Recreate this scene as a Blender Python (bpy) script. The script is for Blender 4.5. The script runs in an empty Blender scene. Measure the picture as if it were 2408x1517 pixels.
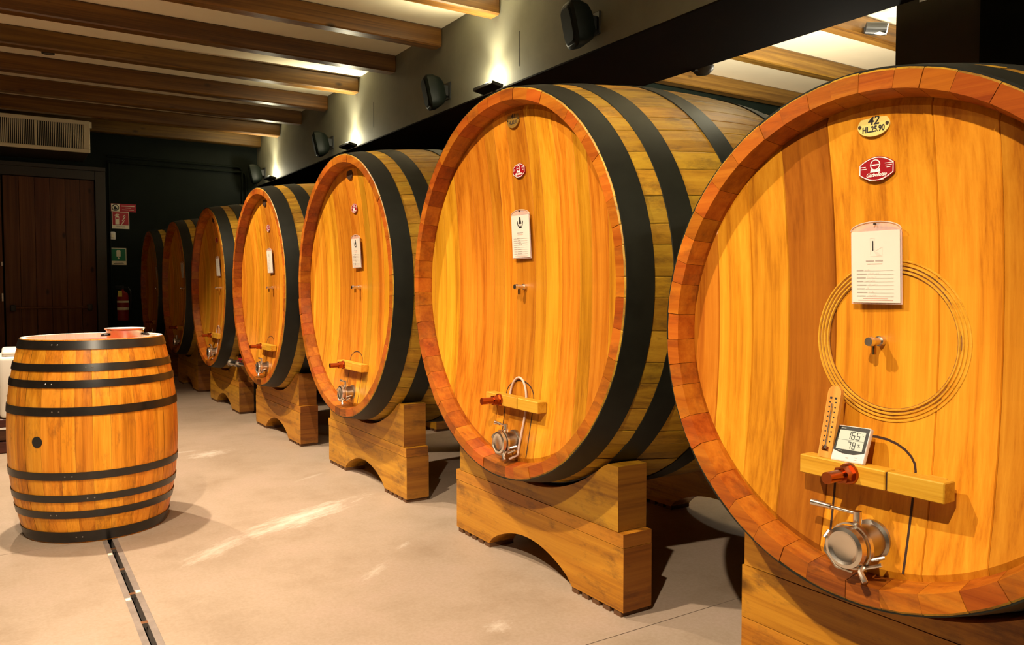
import bpy, bmesh, math, random
from mathutils import Vector, Matrix, Euler
from math import sin, cos, pi, sqrt, radians, atan2

# ------------------------------------------------------------------ camera, world, exposure, lights
S = bpy.context.scene
COL = S.collection
S.view_settings.view_transform = 'Standard'
S.view_settings.look = 'None'
S.view_settings.gamma = 1.0
S.view_settings.use_curve_mapping = False
S.view_settings.exposure = -0.10

cam = bpy.data.cameras.new('camera')
cam.sensor_width = 36.0
cam.lens = 1858.0 / 2408.0 * 36.0
cam.clip_start = 0.05
camo = bpy.data.objects.new('camera', cam)
camo.location = (0, 0, 1.2)
camo.rotation_euler = (radians(90 - 2.45), 0, radians(-32.7))
COL.objects.link(camo)
S.camera = camo

w = bpy.data.worlds.new('world')
S.world = w
w.use_nodes = True
w.node_tree.nodes['Background'].inputs[0].default_value = (1.0, 0.8, 0.6, 1)
w.node_tree.nodes['Background'].inputs[1].default_value = 0.004

WARM = (1.0, 0.83, 0.60)
UPC = (1.0, 0.92, 0.64)
BAYC = (1.0, 0.90, 0.70)
#            x     y     z    watts  aim(x,y,z)          cone
SPOTS = [(-0.90, 0.00, 3.42, 820, (1.15, 0.95, 0.4), 78),
         (-0.20, 2.45, 3.42, 600, (1.15, 2.60, 0.2), 84),
         (0.20, 4.76, 3.42, 600, (1.00, 4.65, 0.2), 88),
         (-0.05, 6.72, 3.42, 740, (1.15, 6.65, 0.2), 88),
         (-2.70, 3.60, 3.42, 1000, (-2.90, 3.60, 0.0), 80),  # added lamp out of view: floor bounce brightens the left ceiling
         (-2.60, 7.00, 3.42, 1000, (-2.80, 7.00, 0.0), 80),  # second added lamp out of view, for the same ceiling bounce
         (-0.05, -0.60, 3.42, 620, (0.36, 4.50, 0.35), 36)]
UPLIGHT_Y = [-0.70, 2.54, 5.76, 8.99, 12.27]
UP_W = 145
BAY_W = 1250

# ------------------------------------------------------------------ material helpers
def new_mat(name):
    m = bpy.data.materials.new(name)
    m.use_nodes = True
    nt = m.node_tree
    b = nt.nodes['Principled BSDF']
    return m, nt, b

def N(nt, t, **kw):
    n = nt.nodes.new(t)
    for k, v in kw.items():
        setattr(n, k, v)
    return n

def setin(n, **kw):
    for k, v in kw.items():
        n.inputs[k.replace('_', ' ')].default_value = v

def ramp(nt, stops):
    r = N(nt, 'ShaderNodeValToRGB')
    e = r.color_ramp.elements
    e[0].position, e[0].color = stops[0][0], (*stops[0][1], 1)
    e[1].position, e[1].color = stops[-1][0], (*stops[-1][1], 1)
    for p, c in stops[1:-1]:
        x = e.new(p)
        x.color = (*c, 1)
    return r

def plain(name, col, rough=0.5, metal=0.0, emit=None, strength=0, spec=0.5, noise=0.0, nscale=30, bump=0.0):
    m, nt, b = new_mat(name)
    b.inputs['Base Color'].default_value = (*col, 1)
    b.inputs['Roughness'].default_value = rough
    b.inputs['Metallic'].default_value = metal
    b.inputs['Specular IOR Level'].default_value = spec
    if noise:
        tc = N(nt, 'ShaderNodeTexCoord')
        nz = N(nt, 'ShaderNodeTexNoise')
        setin(nz, Scale=nscale, Detail=5.0, Roughness=0.6)
        nt.links.new(tc.outputs['Object'], nz.inputs['Vector'])
        r = ramp(nt, [(0.3, tuple(c * (1 - noise) for c in col)), (0.7, tuple(min(1, c * (1 + noise)) for c in col))])
        nt.links.new(nz.outputs['Fac'], r.inputs[0])
        nt.links.new(r.outputs[0], b.inputs['Base Color'])
        if bump:
            bp = N(nt, 'ShaderNodeBump')
            setin(bp, Strength=bump, Distance=0.004)
            nt.links.new(nz.outputs['Fac'], bp.inputs['Height'])
            nt.links.new(bp.outputs['Normal'], b.inputs['Normal'])
    if emit:
        b.inputs['Emission Color'].default_value = (*emit, 1)
        b.inputs['Emission Strength'].default_value = strength
    return m

def wood(name, dark, mid, light, axis='x', fine=1.0, rough=0.42, vary=0.35, huevary=0.03, stain=None, stain_amt=0.0, knots=False, spec=0.30, bump=0.12, tone=0.70):
    """oak / larch: streaks along one object axis, a tone of its own for every board"""
    if tone:
        dark, mid, light = [tuple(c * tone for c in q) for q in (dark, mid, light)]
    m, nt, b = new_mat(name)
    L = nt.links.new
    tc = N(nt, 'ShaderNodeTexCoord')
    oi = N(nt, 'ShaderNodeObjectInfo')
    off = N(nt, 'ShaderNodeVectorMath', operation='SCALE')
    cx = N(nt, 'ShaderNodeCombineXYZ')
    L(oi.outputs['Random'], cx.inputs[0]); L(oi.outputs['Random'], cx.inputs[1]); L(oi.outputs['Random'], cx.inputs[2])
    L(cx.outputs[0], off.inputs[0]); off.inputs['Scale'].default_value = 37.0
    add = N(nt, 'ShaderNodeVectorMath', operation='ADD')
    L(tc.outputs['Object'], add.inputs[0]); L(off.outputs[0], add.inputs[1])
    def mapped(along, across):
        mp = N(nt, 'ShaderNodeMapping')
        s = {'x': (along, across, across), 'y': (across, along, across), 'z': (across, across, along)}[axis]
        mp.inputs['Scale'].default_value = s
        L(add.outputs[0], mp.inputs[0])
        return mp
    # broad cathedral figure
    n1 = N(nt, 'ShaderNodeTexNoise'); setin(n1, Scale=1.0, Detail=3.0, Roughness=0.5, Distortion=0.25)
    L(mapped(0.35 * fine, 10 * fine).outputs[0], n1.inputs['Vector'])
    mul = N(nt, 'ShaderNodeMath', operation='MULTIPLY'); L(n1.outputs['Fac'], mul.inputs[0]); mul.inputs[1].default_value = 9.0
    fr = N(nt, 'ShaderNodeMath', operation='PINGPONG'); L(mul.outputs[0], fr.inputs[0]); fr.inputs[1].default_value = 1.0
    # fine pores
    n2 = N(nt, 'ShaderNodeTexNoise'); setin(n2, Scale=1.0, Detail=6.0, Roughness=0.7)
    L(mapped(2.2 * fine, 120 * fine).outputs[0], n2.inputs['Vector'])
    # soft blotches
    n3 = N(nt, 'ShaderNodeTexNoise'); setin(n3, Scale=1.0, Detail=4.0, Roughness=0.55)
    L(mapped(0.7, 7.0).outputs[0], n3.inputs['Vector'])
    a = N(nt, 'ShaderNodeMath', operation='MULTIPLY_ADD'); L(fr.outputs[0], a.inputs[0]); a.inputs[1].default_value = 0.22
    m2 = N(nt, 'ShaderNodeMath', operation='MULTIPLY'); L(n2.outputs['Fac'], m2.inputs[0]); m2.inputs[1].default_value = 0.55
    L(m2.outputs[0], a.inputs[2])
    a2 = N(nt, 'ShaderNodeMath', operation='MULTIPLY_ADD'); L(n3.outputs['Fac'], a2.inputs[0]); a2.inputs[1].default_value = 0.35; L(a.outputs[0], a2.inputs[2])
    r = ramp(nt, [(0.30, dark), (0.52, mid), (0.78, light)])
    L(a2.outputs[0], r.inputs[0])
    hsv = N(nt, 'ShaderNodeHueSaturation')
    L(r.outputs[0], hsv.inputs['Color'])
    mr = N(nt, 'ShaderNodeMapRange'); setin(mr, To_Min=1 - vary, To_Max=1 + vary); L(oi.outputs['Random'], mr.inputs['Value'])
    L(mr.outputs[0], hsv.inputs['Value'])
    wn = N(nt, 'ShaderNodeTexWhiteNoise', noise_dimensions='1D'); L(oi.outputs['Random'], wn.inputs['W'])
    mr2 = N(nt, 'ShaderNodeMapRange'); setin(mr2, To_Min=0.5 - huevary, To_Max=0.5 + huevary * 0.6); L(wn.outputs['Value'], mr2.inputs['Value'])
    L(mr2.outputs[0], hsv.inputs['Hue'])
    out = hsv.outputs[0]
    if stain:
        n4 = N(nt, 'ShaderNodeTexNoise'); setin(n4, Scale=1.0, Detail=7.0, Roughness=0.72)
        L(mapped(5.0, 14.0).outputs[0], n4.inputs['Vector'])
        rr = ramp(nt, [(0.52, (0, 0, 0)), (0.70, (stain_amt,) * 3)])
        L(n4.outputs['Fac'], rr.inputs[0])
        mx = N(nt, 'ShaderNodeMix', data_type='RGBA')
        L(rr.outputs[0], mx.inputs['Factor']); L(out, mx.inputs[6]); mx.inputs[7].default_value = (*stain, 1)
        out = mx.outputs[2]
    if knots:
        vo = N(nt, 'ShaderNodeTexVoronoi'); setin(vo, Scale=1.0)
        L(mapped(2.2, 4.5).outputs[0], vo.inputs['Vector'])
        rk = ramp(nt, [(0.05, (0.85,) * 3), (0.13, (0, 0, 0))])
        L(vo.outputs['Distance'], rk.inputs[0])
        mx = N(nt, 'ShaderNodeMix', data_type='RGBA')
        L(rk.outputs[0], mx.inputs['Factor']); L(out, mx.inputs[6]); mx.inputs[7].default_value = (*[c * 0.35 for c in dark], 1)
        out = mx.outputs[2]
    L(out, b.inputs['Base Color'])
    b.inputs['Roughness'].default_value = rough
    b.inputs['Specular IOR Level'].default_value = spec
    bp = N(nt, 'ShaderNodeBump'); setin(bp, Strength=bump, Distance=0.003)
    L(n2.outputs['Fac'], bp.inputs['Height']); L(bp.outputs['Normal'], b.inputs['Normal'])
    return m

M = {}
M['head'] = wood('oak_head_varnished', (0.38, 0.105, 0.004), (0.70, 0.270, 0.012), (0.88, 0.395, 0.026), 'z', rough=0.38, vary=0.22, huevary=0.014)
M['head_red'] = wood('oak_head_redder_board', (0.24, 0.058, 0.003), (0.40, 0.112, 0.007), (0.52, 0.165, 0.012), 'z', rough=0.38, vary=0.05, huevary=0.004)
M['stave'] = wood('oak_stave_outer', (0.28, 0.125, 0.010), (0.52, 0.27, 0.018), (0.70, 0.41, 0.032), 'x', rough=0.5, vary=0.22, huevary=0.008, stain=(0.07, 0.035, 0.012), stain_amt=0.7)
M['rim'] = wood('oak_rim_varnished', (0.28, 0.052, 0.003), (0.48, 0.120, 0.007), (0.64, 0.20, 0.014), 'y', rough=0.4, vary=0.16, huevary=0.010, fine=0.7, stain=(0.10, 0.03, 0.008), stain_amt=0.6)
M['rim_wet'] = wood('oak_rim_wine_stained', (0.06, 0.014, 0.003), (0.22, 0.055, 0.006), (0.50, 0.15, 0.014), 'y', rough=0.3, vary=0.10, huevary=0.008, fine=0.7, stain=(0.03, 0.010, 0.004), stain_amt=0.9)
M['cradle'] = wood('larch_cradle', (0.30, 0.10, 0.006), (0.54, 0.225, 0.014), (0.68, 0.32, 0.026), 'y', rough=0.4, vary=0.16, huevary=0.012, stain=(0.09, 0.035, 0.01), stain_amt=0.75, knots=True)
M['cradle_end'] = wood('larch_end_grain', (0.13, 0.035, 0.004), (0.26, 0.085, 0.008), (0.36, 0.14, 0.014), 'x', rough=0.6, vary=0.10, huevary=0.01, stain=(0.06, 0.02, 0.006), stain_amt=0.7, fine=.8)
M['crossbar'] = wood('oak_crossbar', (0.46, 0.19, 0.010), (0.72, 0.35, 0.024), (0.84, 0.46, 0.05), 'y', fine=1.6, rough=0.42, vary=0.08, huevary=0.01)
M['barrique'] = wood('oak_barrique', (0.36, 0.105, 0.005), (0.72, 0.255, 0.013), (0.90, 0.39, 0.034), 'z', fine=1.2, rough=0.45, vary=0.18, huevary=0.014, stain=(0.20, 0.06, 0.012), stain_amt=0.7, tone=0.95)
M['barrique_lit_rim'] = wood('oak_barrique_lit_rim', (0.80, 0.72, 0.58), (0.88, 0.82, 0.70), (0.92, 0.88, 0.78), 'z', fine=1.2, rough=0.5, vary=0.04, tone=1.0)  # barrel rim oak whitened: strong lamplight on it is put into the colour
M['barrique_red'] = wood('wine_stained_barrel_head', (0.30, 0.05, 0.01), (0.50, 0.10, 0.02), (0.62, 0.16, 0.03), 'x', rough=0.5, vary=0.1, tone=1.0)
M['beam'] = wood('stained_ceiling_beam', (0.045, 0.018, 0.003), (0.120, 0.054, 0.008), (0.22, 0.112, 0.018), 'x', fine=0.8, rough=0.36, vary=0.18, huevary=0.012, knots=True, spec=0.5, tone=1.0)
M['door'] = wood('brown_door_board', (0.055, 0.016, 0.005), (0.10, 0.032, 0.009), (0.15, 0.05, 0.014), 'z', fine=0.8, rough=0.5, vary=0.09, huevary=0.006, knots=True, tone=1.0)
M['darkwood'] = wood('dark_plinth_board', (0.03, 0.010, 0.004), (0.055, 0.02, 0.008), (0.09, 0.035, 0.014), 'x', rough=0.4, vary=0.1, tone=1.0)
M['thermo'] = wood('beech_board', (0.60, 0.32, 0.03), (0.80, 0.48, 0.06), (0.88, 0.58, 0.10), 'z', fine=2, rough=0.5, vary=0.05)

M['hoop'] = plain('black_hoop_steel', (0.008, 0.009, 0.006), 0.5, 0.0, spec=0.3, noise=0.3, nscale=14)
M['hoop_b'] = plain('black_barrique_hoop', (0.012, 0.009, 0.007), 0.34, 0.0, spec=0.6, noise=0.4, nscale=22)
M['hoop_edge'] = plain('hoop_rivet_steel', (0.35, 0.33, 0.30), 0.35, 0.9)
M['joint'] = plain('dark_joint', (0.03, 0.008, 0.002), 0.8)
M['steel'] = plain('polished_steel', (0.72, 0.68, 0.62), 0.26, 1.0)
M['steel_dark'] = plain('worn_steel', (0.42, 0.39, 0.34), 0.3, 1.0)
M['copper'] = plain('copper_bolt', (0.42, 0.11, 0.03), 0.22, 1.0)
M['brass'] = plain('brass_fitting', (0.55, 0.36, 0.14), 0.25, 1.0)
M['black'] = plain('black_plastic', (0.012, 0.012, 0.011), 0.42)
M['speaker'] = plain('dark_green_speaker', (0.005, 0.0075, 0.005), 0.5, spec=0.18)
M['grille_cloth'] = plain('speaker_grille', (0.006, 0.008, 0.006), 0.7, noise=0.5, nscale=400, spec=0.15)
M['paper'] = plain('white_paper', (0.62, 0.57, 0.50), 0.7, noise=0.03, nscale=8)
M['cream'] = plain('cream_enamel', (0.68, 0.56, 0.18), 0.35)
M['brassplate'] = plain('tarnished_brass_plate', (0.30, 0.17, 0.03), 0.45, 0.4)
M['darkplate'] = plain('dark_plate', (0.035, 0.016, 0.008), 0.5)
M['ink'] = plain('black_ink', (0.012, 0.010, 0.012), 0.6)
M['grey_ink'] = plain('grey_ink', (0.36, 0.30, 0.27), 0.7)
M['pale_ink'] = plain('pale_ink', (0.58, 0.50, 0.44), 0.7)
M['red_ink'] = plain('pink_ink', (0.70, 0.36, 0.30), 0.7)
M['red'] = plain('red_enamel', (0.27, 0.004, 0.010), 0.35)
M['white'] = plain('white_enamel', (0.82, 0.80, 0.76), 0.4)
M['signred'] = plain('sign_red', (0.45, 0.015, 0.03), 0.5)
M['signgreen'] = plain('sign_green', (0.005, 0.16, 0.07), 0.5)
M['signcream'] = plain('sign_white', (0.86, 0.80, 0.60), 0.5)
M['yellow'] = plain('yellow_tag', (0.75, 0.65, 0.10), 0.5)
M['extred'] = plain('extinguisher_red', (0.26, 0.010, 0.008), 0.35)
M['lcd'] = plain('grey_display', (0.46, 0.50, 0.44), 0.3)
M['hygro'] = plain('white_plastic', (0.66, 0.59, 0.57), 0.4)
M['hose'] = plain('pinkish_grey_hose', (0.55, 0.40, 0.33), 0.45)
M['casing'] = plain('beige_metal_casing', (0.78, 0.68, 0.45), 0.5)
M['void'] = plain('dark_duct', (0.012, 0.010, 0.009), 0.8)
M['drain'] = plain('drain_frame_steel', (0.26, 0.22, 0.20), 0.45, 0.3, noise=0.2, nscale=20)
M['upholstery'] = plain('white_leatherette', (0.82, 0.80, 0.74), 0.5)
M['pot_out'] = plain('polished_pan', (0.62, 0.56, 0.48), 0.22, 1.0)
M['pad'] = plain('dark_foot_pad', (0.11, 0.045, 0.014), 0.7)
M['lamp_glow'] = plain('lamp_lens', (1, 0.9, 0.7), 0.4, emit=(1.0, 0.86, 0.62), strength=25)
M['up_glow'] = plain('uplight_lens', (1, 0.9, 0.7), 0.4, emit=(1.0, 0.84, 0.5), strength=6)
M['lens_off'] = plain('unlit_lens', (0.10, 0.09, 0.07), 0.2)

def film():
    m, nt, b = new_mat('clear_sleeve')
    nt.nodes.remove(b)
    tr = N(nt, 'ShaderNodeBsdfTransparent'); tr.inputs[0].default_value = (0.97, 0.93, 0.92, 1)
    gl = N(nt, 'ShaderNodeBsdfPrincipled'); gl.inputs['Base Color'].default_value = (0.9, 0.72, 0.68, 1); gl.inputs['Roughness'].default_value = 0.15
    mx = N(nt, 'ShaderNodeMixShader'); mx.inputs[0].default_value = 0.3
    nt.links.new(tr.outputs[0], mx.inputs[1]); nt.links.new(gl.outputs[0], mx.inputs[2])
    nt.links.new(mx.outputs[0], nt.nodes['Material Output'].inputs[0])
    return m
M['film'] = film()

def concrete():
    m, nt, b = new_mat('polished_concrete')
    L = nt.links.new
    tc = N(nt, 'ShaderNodeTexCoord')
    n1 = N(nt, 'ShaderNodeTexNoise'); setin(n1, Scale=2.6, Detail=8.0, Roughness=0.68); L(tc.outputs['Object'], n1.inputs['Vector'])
    n2 = N(nt, 'ShaderNodeTexNoise'); setin(n2, Scale=70.0, Detail=4.0, Roughness=0.7); L(tc.outputs['Object'], n2.inputs['Vector'])
    r = ramp(nt, [(0.30, (0.29, 0.215, 0.155)), (0.50, (0.350, 0.268, 0.203)), (0.72, (0.385, 0.288, 0.232))])
    L(n1.outputs['Fac'], r.inputs[0])
    r2 = ramp(nt, [(0.35, (0.80, 0.77, 0.72)), (0.62, (1, 1, 1))]); L(n2.outputs['Fac'], r2.inputs[0])
    mx = N(nt, 'ShaderNodeMix', data_type='RGBA', blend_type='MULTIPLY'); mx.inputs['Factor'].default_value = 0.55
    L(r.outputs[0], mx.inputs[6]); L(r2.outputs[0], mx.inputs[7])
    # reflected light painted into the floor colour: long pale streaks lying askew
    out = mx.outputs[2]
    for (px, py, ang, ln, wd, st) in LIGHT_STREAKS:
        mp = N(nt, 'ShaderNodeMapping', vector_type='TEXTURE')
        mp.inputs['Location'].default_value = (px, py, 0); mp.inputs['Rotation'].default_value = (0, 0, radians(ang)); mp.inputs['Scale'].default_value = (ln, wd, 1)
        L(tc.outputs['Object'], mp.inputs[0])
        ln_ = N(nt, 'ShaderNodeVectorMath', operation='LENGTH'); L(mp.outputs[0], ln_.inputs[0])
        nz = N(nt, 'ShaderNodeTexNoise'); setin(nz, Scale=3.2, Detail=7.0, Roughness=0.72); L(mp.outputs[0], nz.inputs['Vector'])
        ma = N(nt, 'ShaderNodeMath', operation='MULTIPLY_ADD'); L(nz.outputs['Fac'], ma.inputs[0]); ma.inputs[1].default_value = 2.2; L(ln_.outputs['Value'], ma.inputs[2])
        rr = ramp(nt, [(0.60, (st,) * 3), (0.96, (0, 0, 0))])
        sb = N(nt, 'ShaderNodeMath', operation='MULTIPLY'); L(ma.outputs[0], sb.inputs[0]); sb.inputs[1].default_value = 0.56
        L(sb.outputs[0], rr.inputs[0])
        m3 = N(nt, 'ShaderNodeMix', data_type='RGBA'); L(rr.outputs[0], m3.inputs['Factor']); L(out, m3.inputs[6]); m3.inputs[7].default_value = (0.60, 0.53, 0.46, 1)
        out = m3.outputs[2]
    L(out, b.inputs['Base Color'])
    b.inputs['Roughness'].default_value = 0.5
    b.inputs['Specular IOR Level'].default_value = 0.3
    bp = N(nt, 'ShaderNodeBump'); setin(bp, Strength=0.05, Distance=0.003); L(n2.outputs['Fac'], bp.inputs['Height']); L(bp.outputs[0], b.inputs['Normal'])
    return m
LIGHT_STREAKS = [(1.30, 4.06, 27, 0.72, 0.17, 0.9), (0.80, 3.76, 40, 0.42, 0.10, 0.55), (1.22, 5.98, 25, 0.30, 0.16, 0.7), (1.05, 6.15, 5, 0.30, 0.05, 0.5),
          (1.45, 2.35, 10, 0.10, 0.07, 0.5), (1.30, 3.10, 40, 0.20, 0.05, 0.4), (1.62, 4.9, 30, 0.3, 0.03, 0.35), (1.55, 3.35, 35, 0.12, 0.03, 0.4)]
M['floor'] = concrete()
M['plaster'] = plain('cream_plaster', (0.82, 0.73, 0.53), 0.85, noise=0.03, nscale=3)
M['olive'] = plain('olive_grey_paint', (0.165, 0.158, 0.116), 0.75, spec=0.2, noise=0.08, nscale=5)
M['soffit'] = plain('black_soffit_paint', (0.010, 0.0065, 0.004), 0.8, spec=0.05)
M['darkwall'] = plain('green_black_paint', (0.0065, 0.0100, 0.0068), 0.6, spec=0.12, noise=0.15, nscale=3)
M['sidewall'] = plain('dark_side_paint', (0.10, 0.085, 0.065), 0.8)
M['post'] = plain('black_brown_paint', (0.05, 0.044, 0.030), 0.7)
M['joinery'] = plain('dark_frame_paint', (0.035, 0.026, 0.016), 0.5)

# ------------------------------------------------------------------ geometry helpers
def link(o, parent=None):
    COL.objects.link(o)
    if parent is not None:
        o.parent = parent
    return o

def obj(name, me, mats=None, parent=None):
    if isinstance(me, bmesh.types.BMesh):
        bm, me = me, bpy.data.meshes.new(name)
        bmesh.ops.recalc_face_normals(bm, faces=bm.faces)
        bm.to_mesh(me); bm.free()
    if mats is not None and not me.materials:
        for m in (mats if isinstance(mats, (list, tuple)) else [mats]):
            me.materials.append(m)
    return link(bpy.data.objects.new(name, me), parent)

def smooth(o, ang=35):
    me = o.data
    me.polygons.foreach_set('use_smooth', [True] * len(me.polygons))
    try:
        me.set_sharp_from_angle(angle=radians(ang))
    except Exception:
        pass
    return o

def thing(name, label, cat, loc=(0, 0, 0), rot=(0, 0, 0), group=None):
    o = bpy.data.objects.new(name, None)
    o.empty_display_size = 0.05
    o.location = loc; o.rotation_euler = rot
    return tag(link(o), label, cat, group)

def tag(o, label, cat, group=None):
    o['label'] = label; o['category'] = cat
    if group:
        o['group'] = group
    return o

def struct(o):
    o['kind'] = 'structure'
    return o

def box(bm, x0, x1, y0, y1, z0, z1, bevel=0.0, mat=None, mi=0, seg=1):
    r = bmesh.ops.create_cube(bm, size=1)
    vs = r['verts']
    for v in vs:
        v.co = Vector((x0 + (v.co.x + .5) * (x1 - x0), y0 + (v.co.y + .5) * (y1 - y0), z0 + (v.co.z + .5) * (z1 - z0)))
        if mat is not None:
            v.co = mat @ v.co
    fs = list({f for v in vs for f in v.link_faces})
    for f in fs:
        f.material_index = mi
    if bevel:
        es = list({e for v in vs for e in v.link_edges})
        bmesh.ops.bevel(bm, geom=es, offset=bevel, segments=seg, affect='EDGES', profile=0.5)
    return bm

def boxm(*a, **k):
    return box(bmesh.new(), *a, **k)

def frame_of(d):
    d = Vector(d).normalized()
    u = d.orthogonal().normalized()
    return u, d.cross(u), d

def cyl(bm, p0, p1, r0, r1=None, n=16, caps=True, mi=0):
    p0, p1 = Vector(p0), Vector(p1)
    r1 = r0 if r1 is None else r1
    u, v, _ = frame_of(p1 - p0)
    A = [bm.verts.new(p0 + (u * cos(t) + v * sin(t)) * r0) for t in [2 * pi * i / n for i in range(n)]]
    B = [bm.verts.new(p1 + (u * cos(t) + v * sin(t)) * r1) for t in [2 * pi * i / n for i in range(n)]]
    fs = [bm.faces.new((A[i], A[(i + 1) % n], B[(i + 1) % n], B[i])) for i in range(n)]
    if caps:
        fs += [bm.faces.new(A[::-1]), bm.faces.new(B)]
    for f in fs:
        f.material_index = mi
    return bm

def tube(bm, pts, r, n=8, mi=0):
    pts = [Vector(p) for p in pts]
    rings = []
    u = None
    for i, p in enumerate(pts):
        d = (pts[min(i + 1, len(pts) - 1)] - pts[max(i - 1, 0)]).normalized()
        u = (d.orthogonal() if u is None else (u - d * u.dot(d))).normalized()
        v = d.cross(u)
        rings.append([bm.verts.new(p + (u * cos(2 * pi * k / n) + v * sin(2 * pi * k / n)) * r) for k in range(n)])
    for a, b in zip(rings, rings[1:]):
        for k in range(n):
            bm.faces.new((a[k], a[(k + 1) % n], b[(k + 1) % n], b[k])).material_index = mi
    bm.faces.new(rings[0][::-1]); bm.faces.new(rings[-1])
    return bm

def lathe(bm, prof, n=32, axis='z', o=(0, 0, 0), mi=0, close=False):
    """prof: list of (r, h); revolved about an axis through o"""
    o = Vector(o)
    def P(r, h, t):
        c, s = r * cos(t), r * sin(t)
        return o + (Vector((c, s, h)) if axis == 'z' else Vector((h, c, s)) if axis == 'x' else Vector((s, h, c)))
    rings = []
    for r, h in prof:
        if r < 1e-6:
            rings.append([bm.verts.new(P(0, h, 0))])
        else:
            rings.append([bm.verts.new(P(r, h, 2 * pi * k / n)) for k in range(n)])
    pairs = list(zip(rings, rings[1:])) + ([(rings[-1], rings[0])] if close else [])
    for a, b in pairs:
        for k in range(n):
            k2 = (k + 1) % n
            if len(a) == 1 and len(b) == 1:
                continue
            if len(a) == 1:
                f = bm.faces.new((a[0], b[k2], b[k]))
            elif len(b) == 1:
                f = bm.faces.new((a[k], a[k2], b[0]))
            else:
                f = bm.faces.new((a[k], a[k2], b[k2], b[k]))
            f.material_index = mi
    return bm

def prism(bm, pts, d0, d1, plane='yz', mi=0):
    """outline (a, b) extruded between d0 and d1 along the third axis"""
    def P(a, b, d):
        return {'yz': (d, a, b), 'xz': (a, d, b), 'xy': (a, b, d)}[plane]
    A = [bm.verts.new(P(a, b, d0)) for a, b in pts]
    B = [bm.verts.new(P(a, b, d1)) for a, b in pts]
    n = len(pts)
    fs = [bm.faces.new(A), bm.faces.new(B[::-1])]
    fs += [bm.faces.new((A[i], B[i], B[(i + 1) % n], A[(i + 1) % n])) for i in range(n)]
    for f in fs:
        f.material_index = mi
    return bm

HEADM = Matrix(((0, 0, -1), (-1, 0, 0), (0, 1, 0))).to_4x4()     # text x -> -Y, y -> Z, normal -> -X
WALLM = Matrix(((1, 0, 0), (0, 0, -1), (0, 1, 0))).to_4x4()      # text x -> +X, y -> Z, normal -> -Y

def text(name, s, size, mat, parent, loc, rot, shear=0.0, bold=0.0, sx=1.0, spacing=1.0):
    c = bpy.data.curves.new(name, 'FONT')
    c.body = s; c.size = size; c.align_x = 'CENTER'; c.align_y = 'CENTER'
    c.extrude = 0.0004; c.shear = shear; c.offset = bold; c.space_character = spacing; c.resolution_u = 3
    o = bpy.data.objects.new(name, c)
    COL.objects.link(o)
    dg = bpy.context.evaluated_depsgraph_get()
    me = bpy.data.meshes.new_from_object(o.evaluated_get(dg))
    bpy.data.objects.remove(o); bpy.data.curves.remove(c)
    me.name = name
    me.transform(Matrix.Translation(Vector(loc)) @ rot @ Matrix.Diagonal((sx, 1, 1, 1)))
    me.materials.clear(); me.materials.append(mat)
    return link(bpy.data.objects.new(name, me), parent)

def strokes(name, rects, mat, parent, loc, rot, t=0.0005, stuff=True):
    """flat printed bars (x0, x1, y0, y1) in the plane of a card"""
    bm = bmesh.new()
    for x0, x1, y0, y1 in rects:
        box(bm, x0, x1, y0, y1, 0, t)
    bmesh.ops.transform(bm, matrix=Matrix.Translation(Vector(loc)) @ rot, verts=bm.verts)
    o = obj(name, bm, mat, parent)
    if stuff:
        o['kind'] = 'stuff'
    return o

def light(name, kind, loc, energy, color, aim=None, size=0.05, cone=None, blend=0.4):
    l = bpy.data.lights.new(name, kind)
    l.energy = energy; l.color = color
    if kind == 'AREA':
        l.size = size
    else:
        l.shadow_soft_size = size
    if kind == 'SPOT':
        l.spot_size = radians(cone); l.spot_blend = blend
    o = bpy.data.objects.new(name, l)
    o.location = loc
    if aim is not None:
        o.rotation_euler = (Vector(aim) - Vector(loc)).to_track_quat('-Z', 'Y').to_euler()
    COL.objects.link(o)
    return o

# ------------------------------------------------------------------ setting
CEIL, BEAM_LO, XW, XF, BULK, YEND = 3.67, 3.49, 3.55, 4.49, 2.883, 13.3
XL, YN, XR = -4.5, -4.0, 11.5

# floor: slabs with open joints, a slot left for the drain
floor = struct(link(bpy.data.objects.new('floor', None)))
cuts_r = [YN, 2.065, 8.2, YEND + .1]
for a, b in zip([YN, 4.2], [4.2, YEND + .1]):
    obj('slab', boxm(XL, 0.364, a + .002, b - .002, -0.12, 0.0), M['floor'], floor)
for a, b in zip(cuts_r, cuts_r[1:]):
    for x0, x1 in ((0.430, 5.2), (5.204, XR)):
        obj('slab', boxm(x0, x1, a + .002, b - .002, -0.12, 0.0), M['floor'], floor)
obj('sub_base', boxm(XL, XR, YN, YEND + .1, -0.30, -0.121), M['joint'], floor)

# drain slot
dr = thing('floor_drain', 'narrow slotted steel floor drain running out from under the small upright barrel', 'drain', (0.397, 2.0, 0))
obj('edge_strip', boxm(-.033, -.010, YN - 2 + .01, 11.2, -.05, -.001), M['drain'], dr)
obj('edge_strip', boxm(.010, .033, YN - 2 + .01, 11.2, -.05, -.001), M['drain'], dr)
obj('channel', boxm(-.010, .010, YN - 2 + .01, 11.2, -.118, -.06), M['void'], dr)
for y in [0.75 + .32 * k for k in range(9)]:
    obj('bridge_clip', boxm(-.011, .011, y - .012, y + .012, -.014, -.0005), M['steel'], dr)
for y, s in ((1.33, -1), (1.40, 1), (1.95, -1)):
    obj('corner_clip', boxm(s * .022 - .009, s * .022 + .009, y - .012, y + .012, -.01, 0.001), M['signcream'], dr)

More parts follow.
